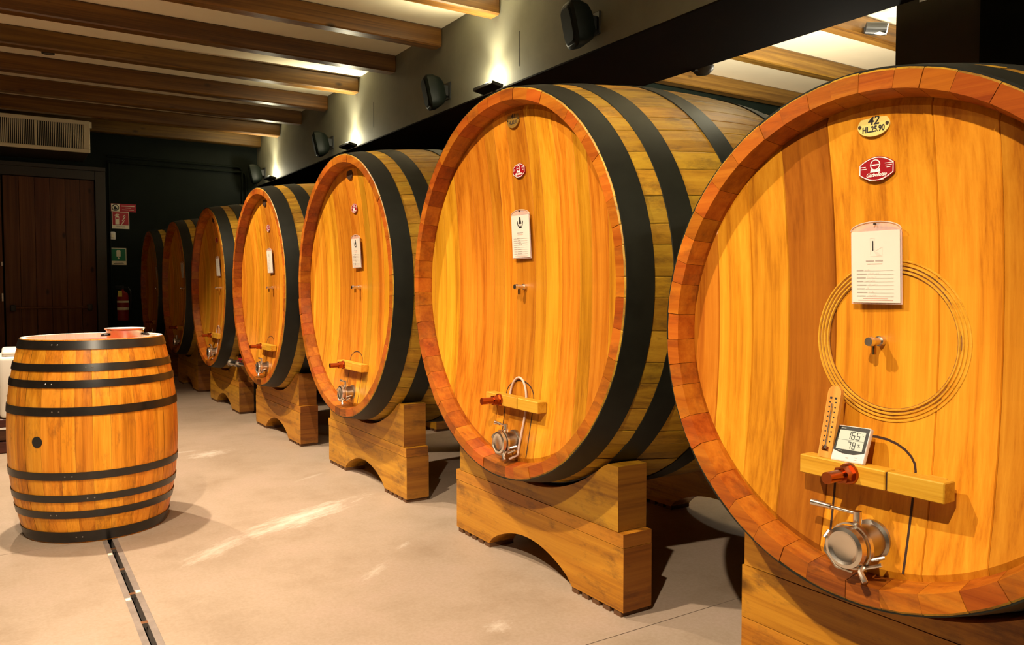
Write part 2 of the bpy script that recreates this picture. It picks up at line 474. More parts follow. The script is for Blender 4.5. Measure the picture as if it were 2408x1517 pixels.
# ceiling slab with its beams
ceil = struct(link(bpy.data.objects.new('ceiling', None)))
obj('plaster_field', boxm(XL, XR, YN, YEND + .1, CEIL, CEIL + .2), M['plaster'], ceil)
bx = boxm(XL, XW - .002, 0, .14, BEAM_LO, CEIL - .001, bevel=.012)
bme = bpy.data.meshes.new('ceiling_beam'); bx.to_mesh(bme); bx.free(); bme.materials.append(M['beam'])
for k in range(16):
    o = obj('ceiling_beam', bme, None, ceil); o.location.y = 13.02 - 1.045 * k
bx = boxm(XF + .002, XR, 0, .14, BEAM_LO, CEIL - .001, bevel=.012)
bme2 = bpy.data.meshes.new('ceiling_beam_far_bay'); bx.to_mesh(bme2); bx.free(); bme2.materials.append(M['beam'])
for y in (6.50, 5.42, 4.38, 3.32, 2.26, 1.2, .14, -.92):
    o = obj('ceiling_beam', bme2, None, ceil); o.location.y = y

# bulkhead above the casks (a deep downstand between the two bays)
wr_ = struct(obj('wall_right', boxm(XW, XF, YN, YEND, BULK + .004, CEIL), M['olive']))
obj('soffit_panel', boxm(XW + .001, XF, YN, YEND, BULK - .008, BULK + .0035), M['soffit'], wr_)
tr = struct(link(bpy.data.objects.new('trim_1', None)))
for y, z0, z1 in ((5.42, 3.0, 3.28), (8.42, 3.02, 3.30), (2.2, 3.0, 3.3)):
    obj('expansion_joint', boxm(XW - .0015, XW + .01, y - .003, y + .003, z0, z1), M['void'], tr)
struct(obj('wall_far', boxm(XL, XR, YEND, YEND + .1, 0, CEIL), M['darkwall']))
struct(obj('wall_left', boxm(XL - .1, XL, YN, YEND, 0, CEIL), M['sidewall']))
struct(obj('wall_near', boxm(XL, XR, YN - .1, YN, 0, CEIL), M['sidewall']))
struct(obj('wall_back', boxm(XF, XF + .12, 6.75, YEND, 0, BULK), M['darkwall']))
struct(obj('wall_bay', boxm(XF + .12, XR, 6.75, 6.87, 0, CEIL), M['darkwall']))
struct(obj('wall_outer', boxm(XR, XR + .1, YN, 6.87, 0, CEIL), M['sidewall']))
# post and lower partition in the far bay
struct(obj('wall_post', boxm(4.60, 4.74, 2.70, 2.842, 0, CEIL), M['post']))
struct(obj('wall_partition', boxm(4.60, 4.68, YN, 2.70, 0, 2.895), M['post']))
pt = struct(link(bpy.data.objects.new('trim_2', None)))
obj('partition_panel', boxm(4.575, 4.60, YN, 2.335, 0.0, 2.895), M['darkwall'], pt)

# double door in the far wall
dY = YEND
d1 = struct(link(bpy.data.objects.new('door_1', None)))
fr = bmesh.new()
box(fr, 1.16, 1.30, dY - .10, dY, 0, 2.99, bevel=.006)
obj('door_jamb', fr, M['joinery'], d1)
obj('door_jamb', boxm(-1.30, -1.16, dY - .10, dY, 0, 2.99, bevel=.006), M['joinery'], d1)
obj('door_lintel', boxm(-1.159, 1.159, dY - .098, dY, 2.80, 2.99, bevel=.006), M['joinery'], d1)
obj('door_lintel_lip', boxm(-1.30, 1.30, dY - .13, dY - .101, 2.93, 2.99, bevel=.004), M['joinery'], d1)
for x0, n in ((0.01, 6), (-1.155, 6)):
    ww = 1.145 / n
    for k in range(n):
        obj('door_board', boxm(x0 + k * ww + .0015, x0 + (k + 1) * ww - .0015, dY - .06, dY - .005, .01, 2.795, bevel=.003), M['door'], d1)
for s in (0.08, -1.08):
    pb = obj('panic_bar', cyl(bmesh.new(), (s, dY - .13, .925), (s + 1.0, dY - .13, .925), .016), M['door'], d1)
    for e in (s + .02, s + .98):
        obj('bar_bracket', boxm(e - .03, e + .03, dY - .15, dY - .06, .88, .97, bevel=.006), M['black'], pb)
obj('door_handle', boxm(-.035, -.01, dY - .09, dY - .06, 1.02, 1.14, bevel=.004), M['steel'], d1)
obj('door_handle', boxm(-.035, -.005, dY - .09, dY - .06, 1.52, 1.58, bevel=.004), M['steel'], d1)
struct(obj('baseboard_far', boxm(1.30, XF, dY - .015, dY, 0, .10), M['joinery']))

# conduits on the far wall
for z, x1 in ((3.18, 3.30), (3.10, 3.36)):
    t = tag(obj('conduit_pipe', tube(bmesh.new(), [(1.34, dY - .03, z), (2.2, dY - .03, z - .005), (x1 - .06, dY - .03, z - .01), (x1 - .02, dY - .03, z - .03), (x1, dY - .03, z - .08), (x1, dY - .03, 0.05)], .018, 8), M['darkwall']),
            ('upper' if z > 3.15 else 'lower') + ' of two dark painted conduit pipes along the far wall beside the air unit', 'pipe', 'conduits on the far wall')
tag(obj('conduit_pipe', cyl(bmesh.new(), (1.355, dY - .025, .05), (1.355, dY - .025, 3.08), .014, n=8), M['darkwall']), 'upright thin dark conduit pipe just right of the door frame', 'pipe', 'conduits on the far wall')

# ventilation unit above the door
au = thing('ventilation_unit', 'beige boxed air unit with slatted grille hung above the brown double door', 'air unit', (0, 12.3, 3.06))
obj('casing', boxm(-1.6, 1.025, .03, .985, 0, .42, bevel=.008), M['joinery'], au)
fb = bmesh.new()
box(fb, -1.62, 1.035, 0, .03, -.005, .045, bevel=.005); box(fb, -1.62, 1.035, 0, .03, .375, .425, bevel=.005); box(fb, .955, 1.035, 0, .03, .045, .375, bevel=.005)
obj('grille_frame', fb, M['casing'], au)
obj('duct_back', boxm(-1.6, .96, .022, .030, .045, .375), M['void'], au)
for x in (.40, -.14, -.68, -1.2):
    obj('mullion', boxm(x - .010, x + .010, .002, .020, .045, .375), M['casing'], au)
sl = bmesh.new()
for k in range(118):
    x = .945 - k * .0215
    box(sl, x - .0045, x + .0045, .006, .020, .047, .373)
o = obj('grille_slats', sl, M['casing'], au); o['kind'] = 'stuff'
obj('mount_bracket', boxm(1.035, 1.06, .02, .05, .34, .42), M['casing'], au)

# signs
def sign(name, label, x0, x1, z0, z1, mat):
    t = thing(name, label, 'sign', ((x0 + x1) / 2, dY, (z0 + z1) / 2))
    obj('plate', boxm(-(x1 - x0) / 2, (x1 - x0) / 2, -.006, 0, -(z1 - z0) / 2, (z1 - z0) / 2), mat, t)
    return t
s = sign('no_flames_sign', 'small wide red prohibition sign topmost beside the door', 1.375, 1.72, 2.362, 2.482, M['signred'])
obj('sign_panel', boxm(-.168, -.055, -.008, -.006, -.056, .056), M['signcream'], s)
rg = bmesh.new(); lathe(rg, [(.040, -.010), (.050, -.010), (.050, -.008), (.040, -.008)], 24, 'y', (-.112, 0, 0), close=True)
box(rg, -.045, .045, -.010, -.008, -.005, .005, mat=Matrix.Translation((-.112, 0, 0)) @ Matrix.Rotation(radians(45), 4, 'Y'))
obj('prohibition_ring', rg, M['ink'], s)
obj('flame_symbol', prism(bmesh.new(), [(-.128, -.03), (-.098, -.03), (-.085, -.005), (-.095, .005), (-.102, -.005), (-.106, .028), (-.122, .006), (-.126, .014), (-.138, -.01)], -.0095, -.008, 'xz'), M['ink'], s)
strokes('lettering', [(-.03, .15, .022, .032), (.02, .10, -.004, .004), (-.02, .06, -.032, -.024), (.07, .14, -.032, -.024)], M['signcream'], s, (0, -.006, 0), WALLM)
s = sign('extinguisher_sign', 'red sign with white fire extinguisher and flame symbols by the door', 1.385, 1.622, 2.105, 2.360, M['signcream'])
obj('sign_panel', boxm(-.108, .108, -.008, -.006, -.072, .120), M['signred'], s)
eb = bmesh.new(); prism(eb, [(-.072, -.062), (-.020, -.062), (-.020, .052), (-.032, .070), (-.060, .070), (-.072, .052)], -.0095, -.008, 'xz')
prism(eb, [(-.085, .072), (-.055, .095), (-.028, .095), (-.015, .078), (-.022, .074), (-.04, .086), (-.075, .062)], -.0095, -.008, 'xz')
obj('extinguisher_symbol', eb, M['signcream'], s)
obj('symbol_band', boxm(-.066, -.026, -.0105, -.0095, .020, .040), M['signred'], s)
fl = bmesh.new()
for k in range(5):
    mt = Matrix.Translation((.025 + .014 * (k % 2) + .011 * (k // 2), 0, -.045 + .028 * k)) @ Matrix.Rotation(radians(-50), 4, 'Y')
    box(fl, -.026, .026, -.0095, -.008, -.005, .005, mat=mt)
o = obj('flame_symbol', fl, M['signcream'], s); o['kind'] = 'stuff'
text('lettering', 'ESTINTORE', .026, M['ink'], s, (0, -.0065, -.095), WALLM, sx=.85)
s = sign('safety_sign', 'green safety sign with white dripping bottle symbol below the small white device', 1.358, 1.572, 1.560, 1.815, M['signcream'])
obj('sign_panel', boxm(-.098, .098, -.008, -.006, -.068, .118), M['signgreen'], s)
bb = bmesh.new(); prism(bb, [(-.028, .002), (-.022, -.004), (.022, -.004), (.028, .002), (.028, .085), (.018, .095), (-.018, .095), (-.028, .085)], -.0095, -.008, 'xz')
prism(bb, [(-.012, -.035), (0, -.042), (.012, -.035), (.012, -.026), (0, -.008), (-.012, -.026)], -.0095, -.008, 'xz')
obj('bottle_symbol', bb, M['signcream'], s)
strokes('lettering', [(-.05, .012, -.092, -.083), (.02, .055, -.092, -.083), (-.07, .07, -.113, -.104)], M['ink'], s, (0, -.006, 0), WALLM)
t = thing('wall_detector', 'small white rounded wall device between the red and green signs', 'detector', (1.392, dY, 1.995))
obj('housing', boxm(-.036, .036, -.045, 0, -.062, .062, bevel=.016, seg=3), M['white'], t)
obj('lens', boxm(-.018, .018, -.049, -.044, -.03, .02, bevel=.004), M['signcream'], t)

# fire extinguisher on its wall hook
t = thing('fire_extinguisher', 'red fire extinguisher with yellow tag hung low on the far wall', 'extinguisher', (1.50, dY - .11, .72))
smooth(obj('cylinder', lathe(bmesh.new(), [(0, 0), (.07, 0), (.08, .012), (.08, .36), (.07, .41), (.03, .44), (.02, .45), (.02, .47), (0, .47)], 20), M['extred'], t))
obj('label_band', lathe(bmesh.new(), [(.0805, .16), (.0815, .16), (.0815, .20), (.0805, .20)], 20), M['signcream'], t)
obj('label_band', lathe(bmesh.new(), [(.0805, .27), (.0815, .27), (.0815, .30), (.0805, .30)], 20), M['signcream'], t)
vb = bmesh.new(); box(vb, -.02, .02, -.02, .02, .468, .51, bevel=.004); box(vb, -.10, .02, -.012, .012, .51, .525, bevel=.004); box(vb, -.09, .0, -.012, .012, .485, .496, bevel=.003)
obj('valve_head', vb, M['black'], t)
obj('hose', tube(bmesh.new(), [(.02, 0, .49), (.07, -.02, .50), (.105, -.03, .44), (.108, -.02, .30), (.10, -.01, .18)], .011, 8), M['black'], t)
obj('inspection_tag', boxm(-.075, -.02, -.095, -.092, .36, .45, bevel=.001), M['yellow'], t)
obj('wall_hook', boxm(-.015, .015, .015, .109, .455, .47), M['steel_dark'], t)

# ------------------------------------------------------------------ casks
ZA = 0.875
def cask(label, Yc, zc, R, b, L, seed, plate, has_ring=False, rec=.068, conc=.070, hose=False, fine=True, nst=52, card=True, hoops=None, crest='crest', clabel=None):
    rnd = random.Random(seed)
    X0 = 1.71
    za = R + b + .006
    root = thing('oak_cask', label, 'cask', (X0, Yc, zc - za), group='large oak casks in a row')
    rad = lambda s: R + b * (1 - (1 - 2 * s / L) ** 2)
    tk = .046                      # stave thickness at the rim
    # staves
    ws = [rnd.uniform(.75, 1.3) for _ in range(nst)]
    tot = sum(ws); ang = rnd.uniform(0, 1)
    ss = [0, .004, .10, .20, .3, .42, .55, .7, .8] if fine else [0, .12, .3, .55, .8]
    ss = [s * L / 1.6 for s in ss]
    ss = ss + [L - s for s in ss[::-1][1:]]
    gap = .0006
    for k in range(nst):
        a0, a1 = ang, ang + 2 * pi * ws[k] / tot
        ang = a1
        g = gap / R
        proud = rnd.uniform(-.0012, .0012)
        front = rnd.uniform(-.0015, .0015)
        cols = [(a0 + g, -.0012), (a0 + g + .0035 / R, 0), ((a0 + a1) / 2, .0006), (a1 - g - .0035 / R, 0), (a1 - g, -.0012)]
        bm = bmesh.new()
        rows = []
        for i, s in enumerate(ss):
            ch = .004 if i in (0, len(ss) - 1) else 0
            sx = s + (front if i < 2 else 0)
            rows.append([bm.verts.new((sx, (rad(s) + proud + d - ch) * cos(t), (rad(s) + proud + d - ch) * sin(t) + za)) for t, d in cols])
        for A, B in zip(rows, rows[1:]):
            for j in range(4):
                f = bm.faces.new((A[j], A[j + 1], B[j + 1], B[j])); f.material_index = 0
        # front end: face, inner chime wall (a little bevelled), and back end closed
        q = [cols[0], cols[2], cols[4]]
        def ring(sx, r):
            return [bm.verts.new((sx, r * cos(t), r * sin(t) + za)) for t, d in q]
        I0 = ring(front, R - tk); I1 = ring(rec * .9, R - tk - .012); I2 = ring(rec + .06, R - tk - .012)
        o0 = [rows[0][0], rows[0][2], rows[0][4]]
        # end face as fan keeping outer columns
        bm.faces.new((rows[0][0], rows[0][1], rows[0][2], I0[1], I0[0])).material_index = 1
        bm.faces.new((rows[0][2], rows[0][3], rows[0][4], I0[2], I0[1])).material_index = 1
        for A, B in ((I0, I1), (I1, I2)):
            for j in range(2):
                bm.faces.new((A[j], A[j + 1], B[j + 1], B[j])).material_index = 1
        J = ring(L, R - tk)
        bm.faces.new((rows[-1][0], rows[-1][1], rows[-1][2], J[1], J[0])).material_index = 1
        bm.faces.new((rows[-1][2], rows[-1][3], rows[-1][4], J[2], J[1])).material_index = 1
        # side walls so that open joints read as depth
        for c, e in ((0, 0), (4, 2)):
            for i in range(len(ss) - 1):
                pass
            f = bm.faces.new((rows[0][c], I0[e], I1[e], I2[e], rows[2][c], rows[1][c])) if fine else bm.faces.new((rows[0][c], I0[e], I1[e], I2[e], rows[1][c]))
            f.material_index = 1
        am = ((a0 + a1) / 2 + pi / 2 + pi) % (2 * pi) - pi
        o = obj('stave', bm, [M['stave'], M['rim_wet'] if abs(am - .02) < .12 else M['rim']], root)
    # lining just under the staves: stops light leaking through the joints
    pr = [(R - tk - .016, .14)] + [(rad(s) - .012, s) for s in (.2, .4, .6, .8, L - .6, L - .4, L - .2)] + [(R - tk, L - .1)]
    obj('inner_lining', lathe(bmesh.new(), pr, 48, 'x', (0, 0, za)), M['joint'], root)
    obj('back_head', lathe(bmesh.new(), [(0, L - .06), (R - .02, L - .06), (R - .02, L - .03), (0, L - .03)], 48, 'x', (0, 0, za)), M['head'], root)
    # hoops
    for s0, s1 in (hoops or [(.004, .108), (.186, .288), (.500, .597), (1.003, 1.10), (1.312, 1.414), (1.492, 1.596)]):
        th = .0042
        n = 4
        pr = [(rad(s0 + (s1 - s0) * i / n) + th, s0 + (s1 - s0) * i / n) for i in range(n + 1)]
        inn = [(rad(s0 + (s1 - s0) * i / n) - .001, s0 + (s1 - s0) * i / n) for i in range(n + 1)][::-1]
        h = smooth(obj('hoop', lathe(bmesh.new(), pr + inn, 120, 'x', (0, 0, za), close=True), M['hoop'], root), 30)
    # head boards
    Rh = R - tk - .012 + .004
    hx = lambda y, z: rec + conc * max(0.0, 1 - (y * y + z * z) / (Rh * Rh))
    if has_ring:
        edges = [-.66, -.56, -.43, -.29, -.144, .127, .266, .38, .49, .593]
    else:
        edges = [-Rh - .01]
        while edges[-1] < Rh + .01:
            edges.append(edges[-1] + rnd.uniform(.075, .155))
    for y0, y1 in zip(edges, edges[1:]):
        y0 = max(y0, -Rh + .002); y1 = min(y1, Rh - .002)
        if y1 - y0 < .006:
            continue
        bev = .0022
        ym = (y0 + y1) / 2
        ys = [(y0 + .0003, .003), (y0 + bev, 0), ((y0 + ym) / 2, 0), (ym, 0), ((y1 + ym) / 2, 0), (y1 - bev, 0), (y1 - .0003, .003)]
        bm = bmesh.new(); cols = []
        for y, dx in ys:
            h = sqrt(max(Rh * Rh - y * y, 1e-6))
            hc = max(h - .022, h * .5)            # where the chamfer of the head begins
            zz = [-h, -hc] + [-hc + 2 * hc * i / 8 for i in range(1, 8)] + [hc, h]
            col = []
            for i, z in enumerate(zz):
                x = hx(y, z) + dx + (.010 if i in (0, len(zz) - 1) else -.002)
                col.append(bm.verts.new((x, y, z + za)))
            cols.append(col)
        for A, B in zip(cols, cols[1:]):
            for i in range(len(A) - 1):
                bm.faces.new((A[i], A[i + 1], B[i + 1], B[i]))
        for C in (cols[0], cols[-1]):
            D = [bm.verts.new((v.co.x + .02, v.co.y, v.co.z)) for v in C]
            for i in range(len(C) - 1):
                bm.faces.new((C[i], C[i + 1], D[i + 1], D[i]))
        obj('head_board', bm, M['head_red'] if has_ring and abs(y0 - .127) < .01 else M['head'], root)
    obj('head_backing', lathe(bmesh.new(), [(0, rec + conc + .03), (Rh, rec + .03), (Rh, rec + conc + .05), (0, rec + conc + .05)], 40, 'x', (0, 0, za)), M['joint'], root)
    H = lambda y, z, off=0.0: Vector((hx(y, z) - .002 - off, y, z + za))

    # carved ring on the nearest head
    if has_ring:
        rg = bmesh.new()
        zc_, yc_ = -.003, -.024
        for k in range(4):
            r = .170 + .0090 * k
            lathe(rg, [(r - .0038, .0), (r - .0015, -.0045), (r + .0015, -.0045), (r + .0038, .0)], 96, 'x', (hx(0, .18) - .0025, yc_, zc_ + za))
        obj('carved_ring', smooth(obj('x', rg, M['crossbar'], None), 60).data, None, root); bpy.data.objects.remove(bpy.data.objects['x'])
        dk = bmesh.new()
        lathe(dk, [(.1655, .0008), (.2005, .0008), (.2005, .003), (.1655, .003)], 96, 'x', (hx(0, .18) - .0045, yc_, zc_ + za), close=True)
        obj('ring_groove', dk, M['groove'], root)

    # plates
    def oval(rw, rh, n=40):
        return [(rw * cos(2 * pi * i / n), rh * sin(2 * pi * i / n)) for i in range(n)]
    zp = R - (.114 if has_ring else .106)
    p = H(0, zp, .004)
    tilt = Matrix.Translation(p)
    pm = {'42': M['cream'], '41': M['brassplate']}.get(plate, M['darkplate'])
    rw, rh = (.042, .0265) if has_ring else (.046, .034)
    pl = obj('number_plate', prism(bmesh.new(), [(p.y + a, p.z + b_) for a, b_ in oval(rw, rh)], p.x + .004, p.x), pm, root)
    if plate in ('42', '41'):
        text('plate_lettering', plate, .030, M['ink'], pl, (p.x, p.y, p.z + rh * .40), HEADM, shear=.15, bold=.0006)
        text('plate_lettering', 'HL.25.90' if plate == '42' else 'HL.52.31', .0195, M['ink'], pl, (p.x, p.y, p.z - rh * .36), HEADM, bold=.0007, sx=.82)
        for sg in (-1, 1):
            obj('plate_pin', cyl(bmesh.new(), (p.x + .001, p.y + sg * rw * .85, p.z), (p.x - .002, p.y + sg * rw * .85, p.z), .004, n=10), M['darkplate'], pl)
    # red maker's plaque: a lying barrel outline, white line round it
    zr = .416 if has_ring else .478
    p = H(0, zr, .006)
    def barrel_out(w_, h_, e):
        up = [(-w_ + 2 * w_ * i / 14, h_ * e + (h_ - h_ * e) * (1 - (2 * i / 14 - 1) ** 2)) for i in range(15)]
        return up + [(a, -b_) for a, b_ in up[::-1]]
    k = .88 if has_ring else .86
    rp = obj('maker_plaque', prism(bmesh.new(), [(p.y + a, p.z + b_) for a, b_ in barrel_out(.052 * k, .034 * k, .42)], p.x + .006, p.x), M['red'], root)
    bo = bmesh.new()
    O, I = barrel_out(.0505 * k, .0322 * k, .42), barrel_out(.0480 * k, .0300 * k, .42)
    for i in range(len(O)):
        j = (i + 1) % len(O)
        if i in (3, 4, 14, 29) and False:
            continue
        quad = [O[i], O[j], I[j], I[i]]
        bo.faces.new([bo.verts.new((p.x - .0006, p.y + a, p.z + b_)) for a, b_ in quad])
    obj('plaque_border', bo, M['white'], rp)
    if fine:
        em = bmesh.new()
        lathe(em, [(.0125 * k, -.0008), (.0150 * k, -.0008), (.0150 * k, 0), (.0125 * k, 0)], 28, 'x', (p.x, p.y + .003, p.z + .011 * k), close=True)
        box(em, p.x - .0008, p.x, p.y - .008 * k, p.y + .014 * k, p.z + .009 * k, p.z + .0125 * k)
        prism(em, [(p.y - .012 * k, p.z - .009 * k), (p.y + .018 * k, p.z - .009 * k), (p.y + .016 * k, p.z + .001), (p.y + .011 * k, p.z - .003), (p.y - .005 * k, p.z - .003), (p.y - .010 * k, p.z + .001)], p.x - .0008, p.x)
        o = obj('plaque_emblem', em, M['white'], rp); o['kind'] = 'stuff'
        text('plaque_lettering', 'Garbellotto', .0150 * k, M['white'], rp, (p.x - .0004, p.y, p.z - .0165 * k), HEADM, shear=.35, bold=.0002, sx=.86)
        strokes('plaque_small_print', [(.022, .042, .010, .0115), (.024, .040, .005, .0065), (.027, .037, .000, .0015), (-.040, -.028, .006, .0075), (-.040, -.026, .001, .0025), (-.020, .020, -.0275, -.0262)],
                M['white'], rp, (p.x - .0004, p.y, p.z), HEADM)
    # tasting tap: a short tube standing out of the head with a small spout under it
    zt = -.005
    p = H(0, zt)
    tt = bmesh.new()
    ln = .056 if has_ring else .056
    cyl(tt, p, p - Vector((ln * .25, 0, 0)), .0125, n=16); cyl(tt, p - Vector((ln * .25, 0, 0)), p - Vector((ln * .8, 0, 0)), .0095, n=16)
    cyl(tt, p - Vector((ln * .8, 0, 0)), p - Vector((ln, 0, 0)), .0125, .0105, n=16)
    tp = smooth(obj('tasting_tap', tt, M['steel'], root))
    q = p - Vector((ln * .58, 0, .008))
    obj('tap_spout', cyl(bmesh.new(), q, q - Vector((0, 0, .024)), .0062, n=12), M['brass'], tp)

    # small arched hatch at the foot of the head, closed by a crossbar with a bolt
    zb = -(R - .305)
    dw, ztop, zbot = .105, zb + .085, -(Rh - .03)
    def arch(wd, zt_, lift):
        pts = []
        for i in range(13):
            t = pi * i / 12
            pts.append((-wd * cos(t), zt_ - wd * .62 + wd * .62 * sin(t)))
        return pts
    A = arch(dw, ztop, 0)
    seam = [(-dw * .96, zbot)] + A + [(dw * .96, zbot)]
    sm = bmesh.new()
    vs = []
    for i, (y, z) in enumerate(seam):
        a, c = seam[max(i - 1, 0)], seam[min(i + 1, len(seam) - 1)]
        d = Vector((c[0] - a[0], c[1] - a[1])).normalized(); nrm = Vector((-d.y, d.x)) * .0030
        vs.append((H(y + nrm.x, z + nrm.y, .0012), H(y - nrm.x, z - nrm.y, .0012)))
    vs2 = []
    for (a, b_), (c, d) in zip(vs, vs[1:]):
        n = 6 if abs(c.z - a.z) > .08 else 1
        for i in range(n):
            f0, f1 = i / n, (i + 1) / n
            P = [a.lerp(c, f0), a.lerp(c, f1), b_.lerp(d, f1), b_.lerp(d, f0)]
            P = [H(v.y, v.z - za, .0012) for v in P]
            sm.faces.new([sm.verts.new(v) for v in P])
    obj('hatch_seam', sm, M['joint'], root)
    # crossbar
    p = H(0, zb)
    xb = p.x - .078 if has_ring else p.x - .055
    hl, hh, th = (.188, .0238, .046) if has_ring else (.198, .0235, .046)
    yb = -.027 if has_ring else -.012
    cb = bmesh.new()
    box(cb, xb, xb + th, yb - .048, yb + hl, p.z - hh, p.z + hh, bevel=.0025)
    cbo = obj('crossbar', cb, M['crossbar'], root)
    obj('crossbar_end', boxm(xb, xb + th, yb - hl, yb - .053, p.z - hh, p.z + hh, bevel=.0025), M['crossbar'], cbo)
    obj('crossbar_joint', boxm(xb + .006, xb + th - .002, yb - .056, yb - .045, p.z - hh + .003, p.z + hh - .003), M['joint'], cbo)
    for sg in (-1, 1):
        obj('crossbar_foot', boxm(xb + th, p.x + .02, yb + sg * hl * .72 - .02, yb + sg * hl * .72 + .02, p.z - hh * .8, p.z + hh * .8), M['crossbar'], cbo)
    by = yb + .045 if has_ring else yb + .085
    bo = bmesh.new()
    cyl(bo, (xb + .001, by, p.z), (xb - .008, by, p.z), .027, .025, 20)
    cyl(bo, (xb - .008, by, p.z), (xb - .034, by, p.z), .022, n=6)
    cyl(bo, (xb - .034, by, p.z), (xb - .088, by, p.z), .0145, n=16)
    obj('crossbar_bolt', smooth(obj('x', bo, M['copper'], None), 40).data, None, cbo)
    bpy.data.objects.remove(bpy.data.objects['x'])
    # outlet valve
    zv = -(R - .140)
    p = H(-.012 if has_ring else 0, zv)
    vl = .118 if has_ring else .085
    k = 1.0 if has_ring else .92
    vb = bmesh.new()
    lathe(vb, [(0, 0.004), (.050 * k, 0.004), (.050 * k, -.006), (.042 * k, -.010), (.040 * k, -vl * .62), (.046 * k, -vl * .66), (.046 * k, -vl * .80), (.040 * k, -vl * .84), (0, -vl * .84)], 36, 'x', p)
    vo = smooth(obj('outlet_valve', vb, M['steel_dark'], root), 30)
    cp = bmesh.new()
    lathe(cp, [(.047 * k, -vl * .78), (.051 * k, -vl * .84), (.049 * k, -vl * .97), (.040 * k, -vl * 1.0), (.034 * k, -vl * .97), (.030 * k, -vl * .955), (0, -vl * .95)], 36, 'x', p)
    smooth(obj('valve_cap', cp, M['steel'], vo), 30)
    cl = bmesh.new()
    lathe(cl, [(.052 * k, -vl * .76), (.056 * k, -vl * .76), (.056 * k, -vl * .66), (.052 * k, -vl * .66)], 36, 'x', p, close=True)
    c0 = Vector((p.x - vl * .8, p.y - .036 * k, p.z - .040 * k))
    tube(cl, [c0, c0 + Vector((-.015, -.006, -.008)), c0 + Vector((-.02, -.022, -.026))], .007, 8)
    cyl(cl, c0 + Vector((.015, -.014, .018)), c0 + Vector((.035, -.034, .026)), .0045, n=8)
    cyl(cl, c0 + Vector((.015, .0, -.005)), c0 + Vector((.02, -.038, .012)), .0045, n=8)
    cyl(cl, Vector((p.x - vl * .88, p.y + .047 * k, p.z + .028)), Vector((p.x - vl * .98, p.y + .052 * k, p.z + .012)), .005, n=8)
    tube(cl, [Vector((p.x - vl * .9, p.y + .05 * k, p.z + .02)), Vector((p.x - vl * .95, p.y + .052 * k, p.z - .02)), Vector((p.x - vl * .95, p.y + .02, p.z - .052 * k)), Vector((p.x - vl * .9, p.y - .02, p.z - .055 * k))], .0035, 6)
    o = obj('valve_clamp', smooth(obj('x', cl, M['steel'], None), 40).data, None, vo); bpy.data.objects.remove(bpy.data.objects['x'])
    o['kind'] = 'stuff'
    lv = bmesh.new()
    q = Vector((p.x - vl * .52, p.y, p.z + .040 * k))
    top = q + Vector((0, 0, .040 * k))
    cyl(lv, q - Vector((0, 0, .004)), top, .010 * k, n=14)
    ll = .128 if has_ring else .085
    cyl(lv, top + Vector((0, .004, -.006)), top + Vector((0, ll * .62, -.006)), .0042, n=10)
    cyl(lv, top + Vector((0, ll * .60, -.006)), top + Vector((0, ll, -.006)), .0062, .0085, n=12)
    cyl(lv, top + Vector((0, ll * .60, -.006)), top + Vector((0, ll * .57, -.006)), .0075, n=12)
    smooth(obj('valve_lever', lv, M['steel'], vo), 40)
    root['x0'] = 0.0
    del root['x0']
    # a pale hose over the hatch
    base = Vector((X0, Yc, zc - za))
    if hose:
        hp = [(.062, zb - .01), (.064, zb + .035), (.048, zb + .075), (.012, zb + .098), (-.028, zb + .082), (-.055, zb + .035), (-.064, zb - .03), (-.056, zb - .11), (-.048, zb - .19), (-.050, zb - .212)]
        pts = [base + H(y, z, .008) for y, z in hp] + [base + H(-.046, zb - .222, .02), base + H(-.03, zb - .233, .035)]
        dense = []
        for i in range(len(pts) - 1):
            a = pts[max(i - 1, 0)]; b0 = pts[i]; b1 = pts[i + 1]; c = pts[min(i + 2, len(pts) - 1)]
            for j in range(4):
                t = j / 4
                dense.append(.5 * ((2 * b0) + (-a + b1) * t + (2 * a - 5 * b0 + 4 * b1 - c) * t * t + (-a + 3 * b0 - 3 * b1 + c) * t ** 3))
        dense.append(pts[-1])
        tag(smooth(obj('hose', tube(bmesh.new(), dense, .0048, 8), M['hose'])), hose, 'hose')
    return root, (lambda y, z, off=0.0: base + H(y, z, off)), base, zb, xb, hh

M['groove'] = plain('ring_groove_dark', (0.22, 0.08, 0.014), 0.6, noise=0.6, nscale=40)

